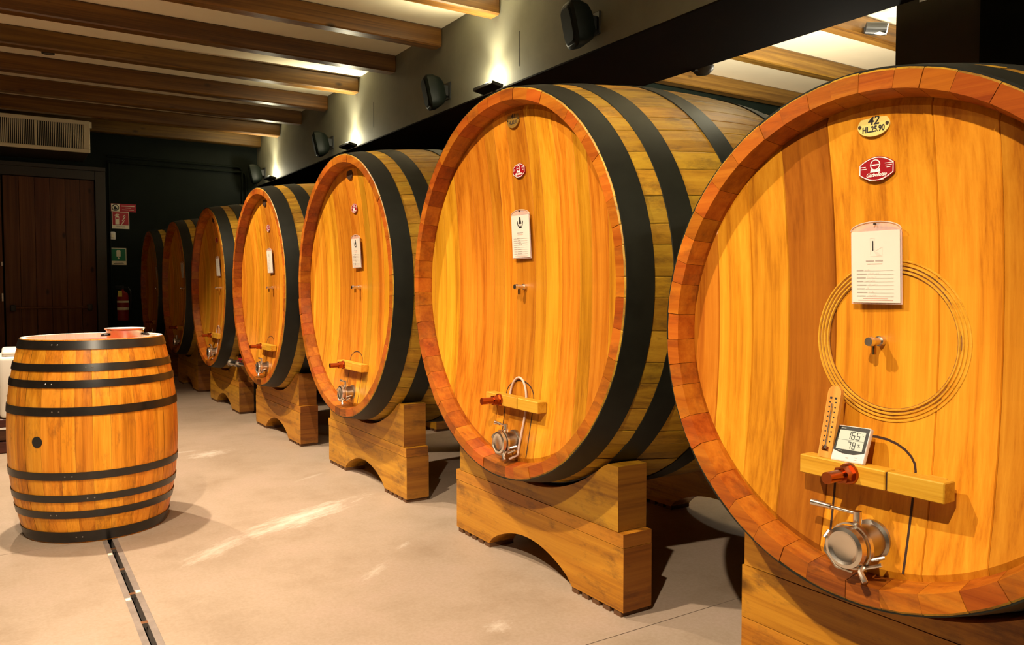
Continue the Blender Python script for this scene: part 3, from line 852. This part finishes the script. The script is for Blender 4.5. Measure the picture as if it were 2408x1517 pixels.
def card(label, P, y, z, style, wd=.130, ht=.182):
    """a printed card in a clear sleeve hung from a nail; P(y, z, off) is a point on the cask head"""
    p = P(y, z, .020)
    t = thing('info_card', label, 'card', p, (0, radians(-3.0), radians(2.0)), group='cards hung on the cask heads')
    pp = obj('paper', boxm(-.0008, .0008, -wd / 2, wd / 2, -ht / 2, ht / 2), M['paper'], t)
    sl = bmesh.new()
    out = [(-wd / 2 - .004, -ht / 2 - .004), (wd / 2 + .004, -ht / 2 - .004), (wd / 2 + .004, ht / 2)] + \
          [((wd / 2 + .004) * cos(pi * i / 12), ht / 2 + .022 * sin(pi * i / 12)) for i in range(13)] + [(-wd / 2 - .004, ht / 2)]
    prism(sl, out, .0014, .0022)
    obj('clear_sleeve', sl, M['film'], t)
    edge = [((wd / 2 + .003) * cos(pi * i / 14), ht / 2 + .001 + .022 * sin(pi * i / 14)) for i in range(15)]
    obj('sleeve_rim', tube(bmesh.new(), [(.0005, a, b) for a, b in edge], .0016, 6), M['hose'], t)
    obj('hook', cyl(bmesh.new(), (.022, 0, ht / 2 + .017), (-.006, 0, ht / 2 + .017), .0022, n=8), M['black'], t)
    F = (-.0009, 0, 0)
    if style == 'logo':
        strokes('card_mark', [(-.012 + .004, -.005, .040, .064)], M['ink'], pp, (F[0], 0, 0), HEADM, stuff=False)
        lg = bmesh.new()
        for a, b in (((-.013, .030), (-.013, .070)), ((-.013, .026), (.018, .026)), ((.018, .026), (.018, .048)), ((.018, .048), (-.002, .038)), ((-.002, .070), (-.002, .038)), ((-.013, .070), (-.002, .070))):
            a, b = Vector(a), Vector(b); d = (b - a).normalized(); n = Vector((-d.y, d.x)) * .0004
            lg.faces.new([lg.verts.new((F[0] - .0002, -v.x, v.y)) for v in (a + n, b + n, b - n, a - n)])
        lg.faces.new([lg.verts.new((F[0] - .0002, -a, b)) for a, b in ((-.004, .038), (.006, .036), (.016, .027), (.004, .027))])
        o = obj('card_mark_outline', lg, M['pale_ink'], pp); o['kind'] = 'stuff'
    else:
        cr = bmesh.new()
        for poly in ([(-.006, .066), (.006, .066), (.005, .078), (0, .082), (-.005, .078)], [(-.010, .052), (.010, .052), (.007, .066), (-.007, .066)],
                     [(-.022, .060), (-.017, .044), (-.008, .040), (-.014, .050), (-.018, .068)], [(.022, .060), (.017, .044), (.008, .040), (.014, .050), (.018, .068)], [(-.012, .034), (.012, .034), (.006, .046), (0, .040), (-.006, .046)]):
            cr.faces.new([cr.verts.new((F[0] - .0002, -a, b)) for a, b in poly])
        o = obj('card_crest', cr, M['ink'], pp); o['kind'] = 'stuff'
    rnd = random.Random(int(1000 * y) + len(label))
    R1, R2, R3 = [], [], []
    R1 += [(-.026, -.004, .0145, .018), (.000, .020, .0145, .018)]
    R3 += [(-.022, .018, .007, .0092)]
    for i in range(8):
        yy = -.010 - .0098 * i
        lw = rnd.uniform(.018, .030)
        R1.append((-.052, -.052 + lw, yy, yy + .0024))
        R2.append((-.050 + lw, .048, yy - .0004, yy + .0003))
        x = -.048 + lw
        for _ in range(rnd.randint(3, 8)):
            wv = rnd.uniform(.001, .0035)
            R2.append((x, x + wv, yy + rnd.uniform(0, .001), yy + rnd.uniform(.002, .005))); x += wv + rnd.uniform(.0005, .002)
    R3 += [(-.035, .032, -.0865 + .002, -.0850 + .002), (-.048, .046, -.0892, -.0874)]
    sc = Matrix.Diagonal((wd / .130, ht / .190, 1, 1))
    strokes('card_print', R1, M['grey_ink'], pp, F, HEADM @ sc)
    strokes('card_writing', R2, M['pale_ink'] if style == 'logo' else M['grey_ink'], pp, F, HEADM @ sc)
    strokes('card_red_print', R3, M['red_ink'], pp, F, HEADM @ sc)
    return t

# the nearest, smaller cask (42)
r42, P42, b42, zb42, xb42, hh42 = cask('nearest oak cask with cream oval plate and a carved ring on its head', 1.150, 1.0755, .633, .075, 1.6, 42, '42', has_ring=True, rec=.060, conc=.060, nst=44)
ORD = [('41', 'second nearest oak cask with red plaque, white card and pale hose over its hatch', 2.768),
       ('40', 'third oak cask from the camera, brightly lit, its hatch showing as a dark arch', 4.605),
       ('39', 'fourth oak cask from the camera, last of the brightly lit heads', 6.480),
       ('38', 'fifth oak cask from the camera, half in shade with dull red-brown head', 8.335),
       ('37', 'sixth oak cask from the camera, dark head, second from the far end', 10.23),
       ('36', 'farthest oak cask in deep shade at the end of the row', 12.12)]
CARD = {'41': 'white card with black crest in a clear sleeve on the second nearest cask',
        '40': 'white card with small crest on the third cask from the camera',
        '39': 'white card with black stroke on the fourth cask from the camera',
        '38': 'dim card on the half shaded fifth cask', '37': 'very dim card on the dark sixth cask', '36': 'barely visible card on the farthest cask'}
PP = {}
for n, lab, y in ORD:
    hose = {'41': 'pinkish hose looped over the hatch of the second nearest cask', '38': 'pale hose looped over the hatch of the half shaded fifth cask'}.get(n)
    PP[n] = cask(lab, y, 1.213, .790, .082, 1.6, int(n), n, hose=hose, fine=n in ('41', '40', '39'), nst=54)
    card(CARD[n], PP[n][1], 0, .205, 'logo' if n in ('39', '38') else 'crest', wd=.126, ht=.176)
card('white printed card with thin black stroke hung on the nearest cask over its carved ring', P42, 0.004, .178, 'logo', wd=.124, ht=.176)

# ------------------------------------------------------------------ cradles
def cradle(label, Yc, zc, R, b, wt, wb, ztop, seams, arch_h, arch_w, seed):
    rnd = random.Random(seed)
    t = thing('cask_cradle', label, 'cradle', (1.865, Yc, 0), group='wooden cradles under the casks')
    z_pad = .020
    for x0, x1, hid in ((0, .137, False), (1.15, 1.29, True)):
        s = x0 + .155
        rad = lambda s_: R + b * (1 - (1 - 2 * s_ / 1.6) ** 2)
        Ra = max(rad(s), rad(s + x1 - x0)) + .006
        lev = [z_pad] + seams + [ztop]
        half = lambda z: wt / 2 if z >= seams[-1] else wb / 2
        for i, (z0, z1) in enumerate(zip(lev, lev[1:])):
            last = i == len(lev) - 2
            hw = wt / 2 if last else wb / 2
            z0_, z1_ = z0 + .001, z1 - .001
            inset = rnd.uniform(-.0015, .0015)
            bm = bmesh.new()
            n = 40
            ys = sorted(set([-hw + 2 * hw * k / n for k in range(n + 1)] + ([-arch_w, arch_w] if i == 0 else [])))
            def lo(y):
                if i or abs(y) >= arch_w:
                    return z0_
                u = y / arch_w
                return z0_ + arch_h * (.5 * sqrt(1 - u * u) + .5 * cos(pi * u / 2))
            def hi(y):
                if abs(y) < Ra:
                    return max(z0_ + .004, min(z1_, zc - sqrt(Ra * Ra - y * y)))
                return z1_
            cols = [[bm.verts.new(p) for p in ((x0 + inset, y, lo(y)), (x0 + inset, y, hi(y)), (x1 + inset, y, hi(y)), (x1 + inset, y, lo(y)))] for y in ys]
            for A, B in zip(cols, cols[1:]):
                for j in range(4):
                    bm.faces.new((A[j], A[(j + 1) % 4], B[(j + 1) % 4], B[j]))
            for C in (cols[0], cols[-1][::-1]):
                bm.faces.new(C).material_index = 1
            obj('cradle_beam', bm, [M['cradle'], M['cradle_end']], t)
        if not hid or True:
            edge_w = wb / 2 - arch_w
            n = 5
            for sg in (-1, 1):
                for k in range(n):
                    y0 = arch_w + (k + .02) * edge_w / n * 1.02
                    y1 = y0 + edge_w / n * .66
                    obj('foot_pad', boxm(x0 + .003, x1 - .003, sg * y0, sg * min(y1, wb / 2 - .002), 0, z_pad + .002), M['pad'], t)
    return t
where = ['under the second nearest cask, fully in view', 'under the third cask from the camera', 'under the fourth cask from the camera',
         'under the half shaded fifth cask', 'in deep shade under the sixth cask', 'in deepest shade under the farthest cask']
for (n, lab, y), wh in zip(ORD, where):
    cradle('brown planked wooden cradle, arched foot, ' + wh, y + .017, 1.213, .790, .082, 1.19, 1.255, .552, [.258, .31], .112, .315, int(n) + 100)
cradle('brown planked wooden cradle in the lower right corner under the nearest cask', 1.155, 1.0755, .633, .075, .898, .912, .575, [.206, .366], .10, .22, 7)

# valve with a red handle standing low between two casks
t = thing('drain_tap', 'steel tap with red handle jutting out low between the fourth and fifth casks', 'tap', (1.80, 7.74, .478))
tb = bmesh.new(); cyl(tb, (0, 0, .02), (0.02, -.12, .022), .024, .020); cyl(tb, (.02, -.12, .022), (.028, -.17, .022), .033, n=16); cyl(tb, (.028, -.17, .022), (.05, -.30, .024), .018); cyl(tb, (.0, .0, .02), (-.003, .03, .02), .036)
box(tb, .0, .066, -.03, .03, -.01, .012)
obj('tap_body', smooth(obj('x', tb, M['steel'], None), 35).data, None, t); bpy.data.objects.remove(bpy.data.objects['x'])
hb = bmesh.new(); cyl(hb, (.035, -.20, .03), (.035, -.20, .065), .008); box(hb, .02, .05, -.30, -.17, .06, .075, bevel=.005)
obj('tap_handle', hb, M['red'], t)

# ------------------------------------------------------------------ thermometer and hygrometer on the nearest crossbar
X0 = 1.71
top_z = b42.z + (.633 + .075 + .006) + zb42 + hh42
bar_x = X0 + xb42
t = thing('wall_thermometer', 'small wooden thermometer leaning on the crossbar of the nearest cask', 'thermometer', (bar_x + .013, 1.150 + .098, top_z + .0006), (radians(1), radians(12), 0))
out = [(-.0190, 0), (.0190, 0), (.0190, .166)] + [(.0190 * cos(pi * i / 10), .166 + .0190 * sin(pi * i / 10)) for i in range(1, 10)] + [(-.0190, .166)]
obj('board', prism(bmesh.new(), out, 0, .011), M['thermo'], t)
gb = bmesh.new(); cyl(gb, (-.002, 0, .028), (-.002, 0, .138), .0018, n=8); cyl(gb, (-.002, 0, .022), (-.002, 0, .032), .004, n=8)
obj('glass_tube', gb, M['steel'], t)
strokes('scale_marks', [(sx - .002, sx + .002, .040 + .0125 * i, .0435 + .0125 * i) for i in range(9) for sx in (-.0085, .0085)] + [(-.010, -.004, .150, .155), (.004, .010, .150, .155)], M['ink'], t, (-.0001, 0, 0), HEADM)
wr = bmesh.new()
for z in (.019, .023, .027):
    box(wr, -.0035, -.0005, -.009, .009, z, z + .0015)
o = obj('wire_binding', wr, M['copper'], t); o['kind'] = 'stuff'

t = thing('digital_hygrometer', 'white and black digital hygrometer leaning on the crossbar of the nearest cask', 'hygrometer', (bar_x + .010, 1.150 + .034, top_z + .0006), (radians(-1.5), radians(24), 0))
t.scale = (.93, .93, .93)
obj('case', boxm(0, .016, -.048, .048, 0, .100, bevel=.004, seg=2), M['hygro'], t)
out = [(-.0455, .030), (-.030, .0255), (-.016, .022), (.016, .022), (.030, .0255), (.0455, .030), (.0455, .097), (-.0455, .097)]
sf = obj('black_bezel', prism(bmesh.new(), out, -.0009, .001), M['black'], t)
obj('display', boxm(-.0016, 0, -.038, .038, .033, .086), M['lcd'], t)
SEG = {'0': 'abcdef', '1': 'bc', '5': 'acdfg', '6': 'acdefg', '7': 'abc', '8': 'abcdefg'}
def digit(ch, x, y, w_, h_, tk):
    s_ = SEG[ch]; r = []
    for c, q in {'a': (x, x + w_, y + h_ - tk, y + h_), 'g': (x, x + w_, y + h_ / 2 - tk / 2, y + h_ / 2 + tk / 2), 'd': (x, x + w_, y, y + tk), 'b': (x + w_ - tk, x + w_, y + h_ / 2 + tk * .4, y + h_ - tk * .4),
                 'c': (x + w_ - tk, x + w_, y + tk * .4, y + h_ / 2 - tk * .4), 'f': (x, x + tk, y + h_ / 2 + tk * .4, y + h_ - tk * .4), 'e': (x, x + tk, y + tk * .4, y + h_ / 2 - tk * .4)}.items():
        if c in s_:
            r.append(q)
    return r
dg = digit('1', -.012, .0625, .008, .021, .0017) + digit('6', -.001, .0625, .010, .021, .0017) + digit('5', .014, .0625, .010, .021, .0017) + [(.0115, .0128, .0625, .0638)]
dg += digit('7', -.006, .036, .009, .0195, .0017) + digit('8', .007, .036, .009, .0195, .0017) + [(.029, .031, .078, .080), (.031, .034, .074, .0752), (-.038, .038, .0592, .0596)]
strokes('display_digits', dg, M['ink'], t, (-.0016, 0, 0), HEADM)
text('percent_mark', '%', .012, M['ink'], t, (-.0018, -.026, .047), HEADM)
strokes('case_print', [(-.036, -.022, .0905, .0925), (-.030, -.018, .0285, .030)], M['lcd'], t, (-.0010, 0, 0), HEADM)
strokes('buttons', [(-.004, .004, .010, .013), (.020, .028, .008, .0095), (.020, .028, .014, .0155)], M['grey_ink'], t, (0, 0, 0), HEADM)

# ------------------------------------------------------------------ small upright barrel
BX, BY, BH, BR0, BR1 = 0.375, 4.505, .962, .318, .066
t = thing('upright_barrel', 'small oak wine barrel with black hoops standing upright on the concrete floor', 'barrel', (BX, BY, 0))
brad = lambda z: BR0 + BR1 * (1 - abs(1 - 2 * z / BH) ** 2.2)
rnd = random.Random(5)
nb = 27
ws = [rnd.uniform(.7, 1.3) for _ in range(nb)]; tot = sum(ws); ang = .3
zs = [BH * i / 14 for i in range(15)]
for k in range(nb):
    a0, a1 = ang, ang + 2 * pi * ws[k] / tot; ang = a1
    g = .00025 / BR0
    cols = [(a0 + g, -.0006), (a0 + g + .006, 0), ((a0 + a1) / 2, .0008), (a1 - g - .006, 0), (a1 - g, -.0006)]
    bm = bmesh.new(); pr = rnd.uniform(-.0008, .0008)
    rows = [[bm.verts.new(((brad(z) + d + pr) * cos(a), (brad(z) + d + pr) * sin(a), z)) for a, d in cols] for z in zs]
    for A, B in zip(rows, rows[1:]):
        for j in range(4):
            bm.faces.new((A[j], A[j + 1], B[j + 1], B[j])).material_index = 0
    q = [cols[0][0], cols[2][0], cols[4][0]]
    I0 = [bm.verts.new(((BR0 - .022) * cos(a), (BR0 - .022) * sin(a), BH - .001)) for a in q]
    I1 = [bm.verts.new(((BR0 - .026) * cos(a), (BR0 - .026) * sin(a), BH - .05)) for a in q]
    T = rows[-1]
    bm.faces.new((T[0], T[1], T[2], I0[1], I0[0])).material_index = 1; bm.faces.new((T[2], T[3], T[4], I0[2], I0[1])).material_index = 1
    for j in range(2):
        bm.faces.new((I0[j], I0[j + 1], I1[j + 1], I1[j])).material_index = 2
    obj('stave', bm, [M['barrique'], M['barrique_lit_rim'], M['barrique_lit_rim']], t)
obj('inner_lining', lathe(bmesh.new(), [(0, .002), (BR0 - .02, .002)] + [(brad(z) - .008, z) for z in zs[1:-1]] + [(BR0 - .03, BH - .055), (0, BH - .055)], 40), M['joint'], t)
yy = -.29
while yy < .29:
    y1 = min(yy + rnd.uniform(.07, .10), .292)
    pts = []
    r = .292
    for i in range(9):
        y = yy + .0006 + (y1 - yy - .0012) * i / 8
        pts.append((sqrt(max(0, r * r - y * y)), y))
    pts = [(-a, b) for a, b in pts[::-1]] + pts if False else pts + [(-a, b) for a, b in pts[::-1]]
    obj('head_board', prism(bmesh.new(), pts, BH - .054, BH - .030, 'xy'), M['barrique_red'], t)
    yy = y1
for z0, z1 in ((.916, .957), (.816, .851), (.741, .776), (.613, .652), (.313, .349), (.207, .240), (.127, .162), (.006, .058)):
    n = 3
    pr = [(brad(z0 + (z1 - z0) * i / n) + .0045, z0 + (z1 - z0) * i / n) for i in range(n + 1)]
    inn = [(brad(z0 + (z1 - z0) * i / n) - .001, z0 + (z1 - z0) * i / n) for i in range(n + 1)][::-1]
    h = smooth(obj('hoop', lathe(bmesh.new(), pr + inn, 96, close=True), M['hoop_b'], t), 30)
    rv = bmesh.new()
    for da in (-.04, .04):
        a = -1.95 + .25 * sin(z0 * 40) + da; zc_ = (z0 + z1) / 2
        c = Vector(((brad(zc_) + .003) * cos(a), (brad(zc_) + .003) * sin(a), zc_)); nrm = Vector((cos(a), sin(a), 0))
        cyl(rv, c - nrm * .001, c + nrm * .0025, .005, .003, 8)
    o = obj('hoop_rivets', rv, M['hoop_edge'], h); o['kind'] = 'stuff'
a = atan2(4.228 - BY, .112 - BX)
c = Vector(((brad(.492)) * cos(a), (brad(.492)) * sin(a), .492)); nrm = Vector((cos(a), sin(a), 0))
bh = bmesh.new(); cyl(bh, c - nrm * .012, c + nrm * .0018, .026, n=20)
obj('bung_hole', bh, M['void'], t)

# shallow metal pan standing on the barrel head
t = thing('metal_pan', 'shallow two-handled metal pan with pale inside standing on the small barrel', 'pan', (.530, 4.602, BH - .0295))
smooth(obj('pan_bowl', lathe(bmesh.new(), [(0, 0), (.080, 0), (.086, .004), (.090, .050), (.098, .058), (.099, .060), (.096, .061), (.088, .054), (.083, .007), (0, .005)], 40), [M['pot_out']], t), 30)
obj('pan_lining', smooth(obj('x', lathe(bmesh.new(), [(.0955, .0612), (.0875, .0545), (.0825, .0075), (0, .0056)], 40), M['white'], None), 40).data, None, t); bpy.data.objects.remove(bpy.data.objects['x'])
for a in (radians(190), radians(-12)):
    d = Vector((cos(a), sin(a), 0)); u = Vector((-sin(a), cos(a), 0))
    obj('pan_handle', tube(bmesh.new(), [d * .088 + u * .022 + Vector((0, 0, .030)), d * .104 + u * .020 + Vector((0, 0, .028)), d * .112 + Vector((0, 0, .026)), d * .104 - u * .020 + Vector((0, 0, .028)), d * .088 - u * .022 + Vector((0, 0, .030))], .006, 8), M['black'], t)

# white seat half hidden behind the barrel
t = thing('white_armchair', 'white padded seat on dark boarded base half hidden behind the small barrel', 'chair', (-.048, 6.80, 0))
for z0, z1 in ((.19, .252), (.095, .175), (.0, .085)):
    obj('base_board', boxm(-.02, .66, .0, .60, z0, z1, bevel=.006), M['darkwood'], t)
obj('base_trim', boxm(-.023, .662, -.004, .604, .176, .190), M['white'], t)
smooth(obj('seat_cushion', boxm(0, .64, -.0, .60, .253, .705, bevel=.03, seg=3), M['upholstery'], t), 50)
smooth(obj('back_cushion', boxm(.02, .62, .02, .56, .700, .745, bevel=.02, seg=3), M['upholstery'], t), 50)
obj('tuft_button', lathe(bmesh.new(), [(.012, .001), (.010, -.004), (0, -.006)], 12, 'y', (.055, -.001, .42)), M['steel_dark'], t)

# ------------------------------------------------------------------ lights and loudspeakers on the bulkhead
for k, y in enumerate(UPLIGHT_Y):
    lab = {5.76: 'flat dark uplight above the nearest visible casks with a tall cone of light', 8.99: 'flat dark uplight in the middle of the olive bulkhead', 12.27: 'farthest flat dark uplight at the end of the olive bulkhead', 2.54: 'flat dark uplight above the nearest cask, beyond the top edge'}.get(y, 'flat dark uplight on the bulkhead behind the camera')
    t = thing('wall_uplight', lab, 'lamp', (XW, y, 2.895), group='uplights on the bulkhead')
    mt = Matrix.Translation((-.075, .03, .0)) @ Matrix.Rotation(radians(10), 4, 'Y')
    obj('lamp_housing', boxm(-.055, .055, -.16, .16, -.015, .015, bevel=.004, mat=mt), M['black'], t)
    obj('lamp_lens', boxm(-.04, .04, -.14, .14, .0152, .0165, mat=mt), M['up_glow'], t)
    obj('lamp_arm', boxm(-.04, 0, .02, .06, -.02, .02, bevel=.004), M['black'], t)
    light('uplight_lamp', 'SPOT', (XW - .105, y, 2.935), UP_W, UPC, aim=(XW - .34, y, 3.67), size=.03, cone=100, blend=1.0)
    light('uplight_wash', 'POINT', (XW - .10, y, 2.97), UP_W * .13, UPC, size=.05)

def speaker(label, y, z):
    t = thing('wall_speaker', label, 'loudspeaker', (XW, y, z), group='loudspeakers on the bulkhead')
    rot = Matrix.Translation((-.13, 0, -.02)) @ Matrix.Scale(.9, 4) @ Matrix.Rotation(radians(-14), 4, 'Z') @ Matrix.Rotation(radians(-12), 4, 'Y')
    bm = bmesh.new()
    # tapering rounded cabinet: a wide curved front narrowing to the back
    secs = [(-.11, .105, .150), (-.09, .125, .172), (-.02, .122, .168), (.05, .095, .135), (.085, .06, .09)]
    rings = []
    for x, hw, hh in secs:
        ring = []
        for i in range(24):
            a = 2 * pi * i / 24
            ca, sa = cos(a), sin(a)
            ring.append(bm.verts.new(rot @ Vector((x, hw * math.copysign(abs(ca) ** .45, ca), hh * math.copysign(abs(sa) ** .45, sa)))))
        rings.append(ring)
    for A, B in zip(rings, rings[1:]):
        for i in range(24):
            bm.faces.new((A[i], A[(i + 1) % 24], B[(i + 1) % 24], B[i]))
    bm.faces.new(rings[-1]); bm.faces.new(rings[0][::-1])
    smooth(obj('cabinet', bm, M['speaker'], t), 40)
    gm = bmesh.new()
    R0 = [gm.verts.new(rot @ Vector((-.111, .098 * math.copysign(abs(cos(a)) ** .45, cos(a)), .142 * math.copysign(abs(sin(a)) ** .45, sin(a))))) for a in [2 * pi * i / 24 for i in range(24)]]
    R1 = [gm.verts.new(rot @ Vector((-.120, .085 * math.copysign(abs(cos(a)) ** .5, cos(a)), .128 * math.copysign(abs(sin(a)) ** .5, sin(a))))) for a in [2 * pi * i / 24 for i in range(24)]]
    for i in range(24):
        gm.faces.new((R0[i], R0[(i + 1) % 24], R1[(i + 1) % 24], R1[i]))
    gm.faces.new(R1)
    obj('front_grille', gm, M['grille_cloth'], t)
    bk = bmesh.new(); box(bk, -.07, 0, -.03, .03, -.05, .05, bevel=.005); box(bk, -.015, 0, -.06, .06, -.08, .08, bevel=.004)
    obj('wall_bracket', bk, M['black'], t)
    return t
for y, z, lab in ((4.44, 3.06, 'nearest dark loudspeaker high on the olive bulkhead at the picture top'), (6.64, 3.05, 'second dark loudspeaker left of the nearest uplight glow'), (9.76, 3.05, 'third dark loudspeaker along the olive bulkhead'), (12.85, 3.05, 'farthest loudspeaker at the bulkhead end by the far wall')):
    speaker(lab, y, z)

# ceiling spots: the lit ones hang above the frame
def ceiling_spot(label, x, y, z, aim, lens):
    t = thing('ceiling_spotlight', label, 'lamp', (x, y, CEIL), group='ceiling spotlights')
    obj('ceiling_rose', cyl(bmesh.new(), (0, 0, -.02), (0, 0, 0), .05, n=20), M['black'], t)
    obj('stem', cyl(bmesh.new(), (0, 0, z - CEIL + .09), (0, 0, -.02), .010, n=10), M['black'], t)
    d = (Vector(aim) - Vector((x, y, z))).normalized()
    c = Vector((0, 0, z - CEIL))
    bm = bmesh.new(); cyl(bm, c - d * .13, c - d * .012, .055, .06, 20)
    obj('lamp_body', bm, M['black'], t)
    obj('lamp_lens', cyl(bmesh.new(), c - d * .012, c - d * .008, .045, n=20), lens, t)
for i, (x, y, z, wt, aim, cone) in enumerate(SPOTS):
    ceiling_spot('lit black ceiling spotlight above the aisle ' + ['behind the camera', 'over the second nearest cask front', 'over the small upright barrel', 'before the fourth cask', 'at the left, added for bounce onto the ceiling', 'deeper left, added for bounce onto the ceiling', 'behind the camera, aimed at the upright barrel'][i], x, y, z, aim, M['lamp_glow'])
    light('spot_lamp', 'SPOT', (x, y, z - .004), wt, WARM, aim=aim, size=.035, cone=cone, blend=.5)
ceiling_spot('small unlit black spotlight between the ceiling beams at upper left', .43, 9.42, 3.58, (.43, 9.42, 0), M['lens_off'])

# far bay: uplights on the other side of the bulkhead and the spotlight on its beam
for y in (4.42, 1.4):
    t = thing('bay_uplight', 'pale edged uplight on the far side of the bulkhead' if y > 3 else 'second uplight on the far side of the bulkhead, out of sight', 'lamp', (XF, y, 2.90), group='uplights in the far bay')
    smooth(obj('lamp_bowl', lathe(bmesh.new(), [(0, -.05), (.05, -.04), (.085, -.005), (.09, .02), (.08, .02), (.05, .0), (0, -.01)], 20, 'z', (.10, 0, 0)), M['black'], t), 40)
    obj('lamp_arm', boxm(0, .06, -.02, .02, -.03, .0), M['black'], t)
    light('bay_lamp', 'SPOT', (XF + .14, y, 2.93), BAY_W, BAYC, aim=(XF + 1.6, y, CEIL), size=.06, cone=150, blend=.6)
    light('bay_fill', 'POINT', (XF + 2.2, y, 2.6), BAY_W * .07, BAYC, size=.12)
t = thing('bay_spotlight', 'black spotlight glaring on the far bay beam at upper right', 'lamp', (6.62, 4.26, 3.53))
bm = bmesh.new(); cyl(bm, (-.08, .07, .0), (.035, -.055, -.02), .05, .058, 20)
obj('lamp_body', bm, M['black'], t)
obj('lamp_lens', cyl(bmesh.new(), (.035, -.055, -.02), (.038, -.058, -.0205), .05, n=20), M['lamp_glow'], t)
obj('lamp_mount', boxm(-.03, .03, .03, .125, -.02, .03), M['black'], t)
obj('barn_flap', boxm(-.09, .0, -.075, -.02, -.075, -.07, bevel=.001), M['white'], t)
light('bay_spot_lamp', 'SPOT', (6.68, 4.165, 3.465), 20, (1.0, .85, .62), aim=(7.4, 3.0, 2.2), size=.03, cone=110, blend=.5)
# socket low on the back wall, seen between two casks
t = thing('wall_socket', 'tiny pale socket low in the dark between the two nearest casks', 'socket', (3.30, 3.52, 0))
obj('socket_plate', boxm(0, .04, -.03, .03, .0, .12, bevel=.004), M['steel_dark'], t)
obj('socket_face', boxm(-.004, 0, -.02, .02, .03, .09), M['black'], t)
